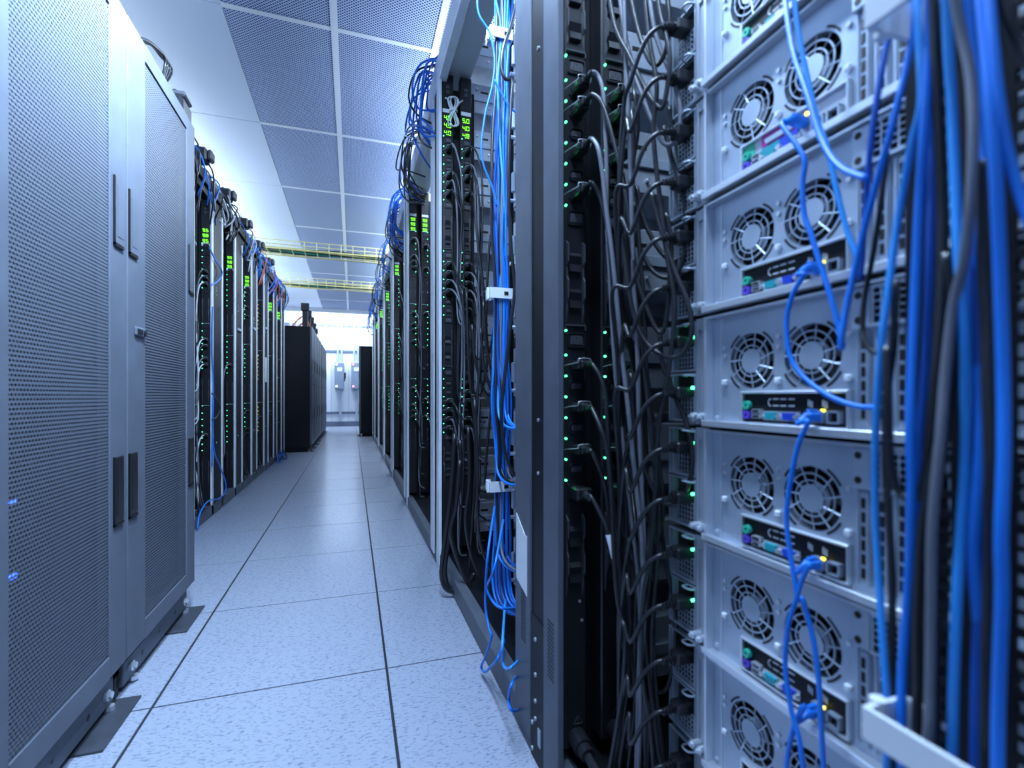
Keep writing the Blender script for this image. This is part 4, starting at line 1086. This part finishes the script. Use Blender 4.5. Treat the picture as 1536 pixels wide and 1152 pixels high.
# grey coiled lead tied between the two displays
P = PS[1] - 0.02
t = T('coiled_lead', 'coiled grey lead tied between the two green displays of the second right rack', 'cable', at(681, 170, Y=P))
L = t.location
for i in range(4):
    c = at(680, 168, Y=P - 0.004 * i) - L; a, b = 0.013 + 0.003 * (i % 3), 0.055
    O('coil_turn', MB().tube([c + Vector((a * math.sin(2 * q) * 1.4 + 0.004 * (i - 2), -0.002 * i, b * math.cos(q) * 1.3)) for q in [2 * math.pi * j / 16 for j in range(17)]], 0.0032, 6, 3), M_cwht, t, smooth=True)
O('tie', MB().cyl(at(680, 164, Y=P + 0.0) - L, at(680, 168, Y=P) - L, 0.02, 10), M_cwht, t)
O('lead_end', MB().tube([at(668, 147, Y=P + 0.018) - L, at(673, 150, Y=P) - L, at(678, 164, Y=P - 0.005) - L], 0.004, 6, 5), M_cwht, t, smooth=True)
O('lead_end', MB().tube([at(694, 151, Y=P + 0.018) - L, at(689, 155, Y=P) - L, at(682, 166, Y=P - 0.005) - L], 0.004, 6, 5), M_cwht, t, smooth=True)

# cords on the farther right strips
random.seed(21)
for k in range(1, 6):
    P = PS[k]
    for j, x0 in enumerate((0.412, 0.503)):
        if (k, j) not in PDU: continue
        ns = 0
        for b, kk, z, zl in outlet_spots():
            if kk in ('A', 'B'): continue
            if random.random() > (0.62 if k == 1 else 0.4 if k < 4 else 0.28): continue
            ns += 1
            x = x0 + 0.032
            jx, jy = random.uniform(0.0, 0.03), random.uniform(-0.03, 0.03)
            ze = max(0.12, z - random.uniform(0.5, 1.1))
            pts = [(x + 0.006, P - 0.085, z - 0.006), (x + 0.016 + jx * 0.3, P - 0.1 + jy, z - 0.05), (x + 0.025 + jx, P - 0.095 + jy, z - 0.16), (x + 0.03 + jx, P - 0.08 + jy, (z + ze) / 2), (x + 0.025 + jx * 0.5, P - 0.09, ze), (x + 0.07, P - 0.1, max(0.085, ze - 0.06))]
            m = M_cgry if random.random() < 0.35 else M_cblk
            cord(f'{"grey" if m is M_cgry else "black"} cord in the {"outer" if j == 0 else "inner"} strip of the {ORD[k]} right rack, {ORD[ns - 1]} from the top',
                 (x, P - 0.003, z), pts, 0.0045, f'cords of the {ORD[k]} right rack', clip=(k <= 2), m=m, n=6, sub=4)

# cable loops and white trough along the top of the right racks
tr = T('cable_trough', 'white cable trough running along the top of the right racks', 'cable trough', (0.40, 1.75, RTOP + 0.06))
O('base', MB().box(0.0, 0.16, 0, 8.0, 0, 0.01), M_white, tr)
O('side', MB().box(0.0, 0.008, 0, 8.0, 0.01, 0.09), M_white, tr)
O('side', MB().box(0.152, 0.16, 0, 8.0, 0.01, 0.09), M_white, tr)
random.seed(31)
n = 0
for k in range(1, 7):
    for grp in range(2):
        yc = PS[k] + (0.35 if grp == 0 else 0.85) + random.uniform(-0.1, 0.1)
        cnt = 13 if k < 3 else 6
        blue = grp == 0
        for i in range(cnt):
            y = yc + random.uniform(-0.14, 0.14)
            out = random.uniform(0.03, 0.12); drop = random.uniform(0.02, 0.24)
            pts = [(0.52, y, RTOP + 0.1), (0.44, y, RTOP + 0.17 + random.uniform(0, 0.06)), (0.40 - out * 0.7, y + random.uniform(-0.05, 0.05), RTOP + 0.14), (0.39 - out, y + random.uniform(-0.08, 0.08), RTOP + 0.02 - drop * 0.5), (0.385 - out * 0.5, y + random.uniform(-0.1, 0.1), RTOP - drop), (0.44, y + random.uniform(-0.14, 0.05), RTOP - drop - 0.06)]
            m = random.choice((M_cblu, M_cdbl, M_cblu)) if blue else M_cblk
            if i % 5 == 4: m = M_cblk if blue else M_cdbl
            tag(O('network_cable' if m is not M_cblk else 'power_cable', MB().tube(pts, 0.005, 6, 4), m, smooth=True),
                f'{"black" if m is M_cblk else "blue"} cable drooping from the {"nearer" if grp == 0 else "farther"} clump above the {ORD[k + 1]} right rack', 'cable', f'cables drooping over the top behind the {ORD[k]} right rack, {"nearer" if grp == 0 else "farther"} clump')
    yb = PS[k] + 0.55
    t = T('cable_hook', f'small steel cable hook sticking out at the top behind the {ORD[k]} right rack', 'hook', (0.395, yb, RTOP - 0.02), 'cable hooks on the right racks')
    O('arm', MB().tube([(0, 0, 0.012), (-0.09, 0, 0.012), (-0.1, 0, 0.02)], 0.003, 6, 3), M_steel2, t, smooth=True)
    O('arm', MB().tube([(0, 0, -0.012), (-0.09, 0, -0.012), (-0.1, 0, -0.005)], 0.003, 6, 3), M_steel2, t, smooth=True)

# ---------------------------------------------------------------- left rack row
LX, LTOP, DZ = -0.93, 2.2, -0.2
LY = [2.79 + 0.70 * k for k in range(7)]
for k, y in enumerate(LY):
    t = T('open_rack', f'black open rack of the left row, {ORD[k]} beyond the grey cabinets', 'rack', (LX, y, 0), 'open server racks of the left row')
    O('post', MB().box(-0.03, 0.0, 0.385, 0.43, 0.0, LTOP, 0.002), M_post, t)
    O('post', MB().box(-0.03, 0.0, 0.665, 0.70, 0.0, LTOP - 0.02, 0.002), M_post, t)
    O('cover_panel', MB().box(-0.03, -0.006, 0.43, 0.665, 0.06, LTOP, 0.001), M_black, t)
    O('base_rail', MB().box(-0.05, 0.0, 0.0, 0.7, 0.002, 0.075, 0.003), M_postdark, t)
    O('side_panel', MB().box(-1.0, -0.03, 0.425, 0.435, 0.03, LTOP), M_black, t)
    O('top_beam', MB().box(-0.06, -0.01, 0.0, 0.7, LTOP, LTOP + 0.05, 0.002), M_black, t)
    O('dark_backing', MB().box(-1.02, -1.0, 0.0, 0.7, 0.03, LTOP), M_black, t)  # black backing added behind the left rack as well
    O('base_tray', MB().box(-1.0, -0.05, 0.0, 0.7, 0.03, 0.04), M_black, t)
    O('label_sticker', MB().box(0.0, 0.0012, 0.39, 0.425, 0.36, 0.58), M_white, t, label='white paper sticker')
    for zz in (1.62, 1.6, 1.57, 0.5):
        O('screw', MB().cyl((-0.006, 0.53, zz), (-0.003, 0.53, zz), 0.006, 8), M_steel2, t)
    if k in (2, 3, 4):
        O('cover_clip', MB().box(-0.006, 0.004, 0.5, 0.64, 1.2 + 0.1 * k, 1.225 + 0.1 * k, 0.002), M_steel, t)
    if k == 4:
        O('label_sticker', MB().box(-0.006, -0.004, 0.5, 0.6, 1.0, 1.28), M_white, t, label='tall grey label')
    P = y + 0.38
    for j, x in enumerate((-0.995, -1.075)):
        if k > 3 and j: continue
        yellow = k == 4
        make_pdu(f'black {"outer" if j == 0 else "inner"} power strip with {"yellow-green" if yellow else "green"} lights in the {ORD[k]} left rack', (x, P, DZ), 0, ['9.5', '9.8', '9.5'] if not yellow else None,
                 'power strips of the left racks', flip=True, led_mat=M_ledy if yellow else None)
random.seed(41)
for k, y in enumerate(LY):
    P = y + 0.38; ns = 0
    pr = 0.55 if k == 1 else 0.22 if k < 5 else 0.12
    for b, kk, z, zl in outlet_spots():
        if kk in ('A', 'B') or random.random() > pr: continue
        ns += 1; z += DZ; x = -0.995 + 0.032
        ze = max(0.1, z - random.uniform(0.3, 0.9))
        pts = [(x - 0.004, P - 0.085, z - 0.004), (x - 0.012, P - 0.12, z - 0.04), (x - 0.02, P - 0.14, z - 0.14), (x - 0.025, P - 0.13, (z + ze) / 2), (x - 0.01, P - 0.15, ze), (x - 0.06, P - 0.16, max(0.08, ze - 0.05))]
        m = M_cwht if (k == 1 and random.random() < 0.5) else (M_cgry if random.random() < 0.4 else M_cblk)
        cord(f'{ {M_cwht: "white", M_cgry: "grey", M_cblk: "black"}[m] } cord on the outer strip of the {ORD[k]} left open rack, {ORD[ns - 1]} from the top', (x, P - 0.003, z), pts, 0.0045,
             f'cords of the {ORD[k]} left open rack', clip=k <= 2, m=m, n=6, sub=4)
    # floor tangle
    for i in range(3):
        yy = y + random.uniform(0.05, 0.35)
        pts = [(LX - 0.06, yy, 0.5), (LX - 0.05, yy + 0.02, 0.25), (LX - 0.02, yy - 0.03, 0.12), (LX + 0.005, yy - 0.1, 0.085), (LX - 0.03, yy - 0.16, 0.083)]
        tag(O('power_cable', MB().tube(pts, 0.006, 6, 5), M_cblk, smooth=True), f'black cord curling at the foot of the {ORD[k]} left open rack', 'cable', f'cords at the foot of the {ORD[k]} left open rack')
LB = [
    ('blue cable bowing out between two posts high on the left open racks', M_cblu, [(314, 372), (323, 390), (331, 402), (333, 412), (326, 422), (316, 428)]),
    ('blue cable swinging out low on the left open racks down to the base rail', M_cblu, [(319, 600), (320, 670), (330, 700), (338, 722), (338, 738), (328, 748), (312, 752), (300, 770), (296, 795)]),
    ('thin dark cable bowing out at mid height on the left open racks', M_cblk, [(318, 590), (326, 600), (330, 612), (326, 624), (318, 630)]),
    ('blue cable running down a post of the left open racks', M_cblu, [(319, 460), (318, 520), (320, 580), (319, 640), (318, 700)]),
]
for lb, m, uv in LB:
    tag(O('network_cable', MB().tube([at(u, v, X=-0.915) for u, v in uv], 0.005, 6, 6), m, smooth=True), lb, 'cable', 'loose cables on the left open racks')
# blue coil on the floor where the left racks end
random.seed(51)
for i in range(6):
    c = Vector((-0.86, 6.75 + 0.05 * i, 0.07)); a = random.uniform(0.05, 0.1)
    m = M_cblu if i % 2 == 0 else M_cblk
    tag(O('network_cable', MB().tube([c + Vector((a * 0.5 * math.cos(q), a * 1.5 * math.sin(q), 0.055 * math.sin(q + i) - 0.0)) for q in [2 * math.pi * j / 10 for j in range(10)]], 0.006, 6, 4), m, smooth=True),
        f'{"blue" if m is M_cblu else "black"} cable coil on the floor by the left racks, {ORD[i]} from the near side', 'cable', 'cable coils at the foot of the left racks')

# trough, connector boxes and cables on top of the left racks
tr = T('cable_trough', 'black cable trough on top of the left open racks', 'cable trough', (-1.12, 2.6, LTOP + 0.05))
O('base', MB().box(0, 0.2, 0, 5.1, 0, 0.01), M_black, tr)
O('side', MB().box(0, 0.01, 0, 5.1, 0.01, 0.1), M_black, tr); O('side', MB().box(0.19, 0.2, 0, 5.1, 0.01, 0.07), M_black, tr)
for i in range(6):
    y = 3.02 + 0.665 * i
    t = T('power_connector', f'black connector box sticking out above the left open racks, {ORD[i]} from the camera', 'connector', (-0.965, y, 2.375), 'connector boxes above the left racks')
    O('housing', MB().box(-0.1, 0.06, -0.05, 0.05, 0, 0.09, 0.012), M_bplastic, t)
    O('cap', MB().box(0.06, 0.09, -0.04, 0.04, 0.012, 0.08, 0.01), M_gplastic, t)
    O('collar', MB().box(0.0, 0.012, -0.054, 0.054, -0.004, 0.094, 0.01), M_gplastic, t)
random.seed(61)
for k in range(7):
    for i in range(11):
        y = LY[k] + random.uniform(0.0, 0.7)
        pts = [(-1.08, y, LTOP + 0.08), (-1.0, y + random.uniform(-0.1, 0.1), LTOP + 0.16 + random.uniform(0, 0.1)), (-0.93 + random.uniform(-0.02, 0.05), y + random.uniform(-0.12, 0.12), LTOP + 0.12 + random.uniform(-0.02, 0.05)),
               (-0.9 + random.uniform(-0.03, 0.03), y + random.uniform(-0.12, 0.12), LTOP + random.uniform(-0.05, 0.06)), (-0.94, y + random.uniform(-0.1, 0.1), LTOP - random.uniform(0.05, 0.2))]
        m = random.choice((M_cblk, M_cblk, M_cblk, M_cblu, M_cwht) if k < 4 else (M_cblu, M_cblk, M_org, M_clbl, M_cblu))
        cn = {M_cblk: 'black', M_cblu: 'blue', M_cwht: 'white', M_org: 'orange', M_clbl: 'light blue'}[m]
        tag(O('network_cable' if m is not M_cblk else 'power_cable', MB().tube(pts, 0.005, 6, 4), m, smooth=True), f'{cn} cable tangled on top of the {ORD[k]} left open rack', 'cable', f'{cn} cables tangled on top of the {ORD[k]} left open rack')
# orange leads and black uprights on top of the far black cabinets
random.seed(71)
for i in range(5):
    y = 8.1 + 0.5 * i
    t = T('cable_upright', f'black upright cable guide on the far black cabinets, {ORD[i]} from the near end', 'cable guide', (-0.68, y, CTOP), 'cable guides on the far black cabinets')
    O('post', MB().box(-0.05, 0.03, -0.02, 0.02, 0, 0.36 - 0.03 * i, 0.004), M_bplastic, t)
    O('head', MB().box(-0.07, 0.05, -0.03, 0.03, 0.26 - 0.03 * i, 0.38 - 0.03 * i, 0.01), M_bplastic, t)
    tag(O('network_cable', MB().tube([(-0.9, y + 0.1, CTOP + 0.006), (-0.82, y + 0.12, CTOP + 0.12), (-0.72, y + 0.15, CTOP + 0.2), (-0.66, y + 0.24, CTOP + 0.1), (-0.64, y + 0.3, CTOP + 0.007)], 0.012, 6, 5), M_org, smooth=True),
        f'orange lead arching on top of the far left black cabinets, {ORD[i]} from the near end', 'cable', 'orange leads on the far black cabinets')

# ---------------------------------------------------------------- yellow cable trays across the aisle
for i, (Y, z) in enumerate(((6.3, 2.58), (8.55, 2.66))):
    t = T('cable_tray', f'yellow wire cable tray crossing the aisle overhead, {"nearer" if i == 0 else "farther"} of the two', 'cable tray', (-1.7, Y, z), 'yellow cable trays over the aisle')
    Lx = 3.0
    for yy in (0, 0.3):
        for zz in (0, 0.05, 0.1):
            O('side_wire', MB().tube([(0, yy, zz), (Lx, yy, zz)], 0.006 if zz else 0.009, 6, 1), M_yel, t)
    mr = None
    for q in range(22):
        x = 0.05 + q * (Lx - 0.1) / 21
        if mr is None: mr = MB().tube([(0, 0, 0.1), (0, 0, 0)], 0.005, 5, 1).tube([(0, 0, 0), (0, 0.3, 0)], 0.005, 5, 1).tube([(0, 0.3, 0), (0, 0.3, 0.1)], 0.005, 5, 1).mesh('rung', M_yel)
        O('rung', mr, None, t, (x, 0, 0))
    for q in range(7):
        m = [M_cblk, M_cblk, M_yel, M_cblk, M_green, M_cblk, M_yel][q]
        cn = {M_cblk: 'black', M_yel: 'yellow', M_green: 'green'}[m]
        tag(O('network_cable', MB().tube([(-1.7 + s, Y + 0.03 + 0.038 * q, z + 0.016 + 0.008 * math.sin(s * 5 + q)) for s in [0.3 * j for j in range(11)]], 0.009, 6, 3), m, smooth=True),
            f'{cn} cable lying in the {"nearer" if i == 0 else "farther"} yellow tray', 'cable', f'{cn} cables in the {"nearer" if i == 0 else "farther"} yellow tray')
    for q in (0.45, 2.25):
        O('hanger', MB().cyl((q, 0.15, 0), (q, 0.15, CEIL - z), 0.006, 6), M_steel, t)
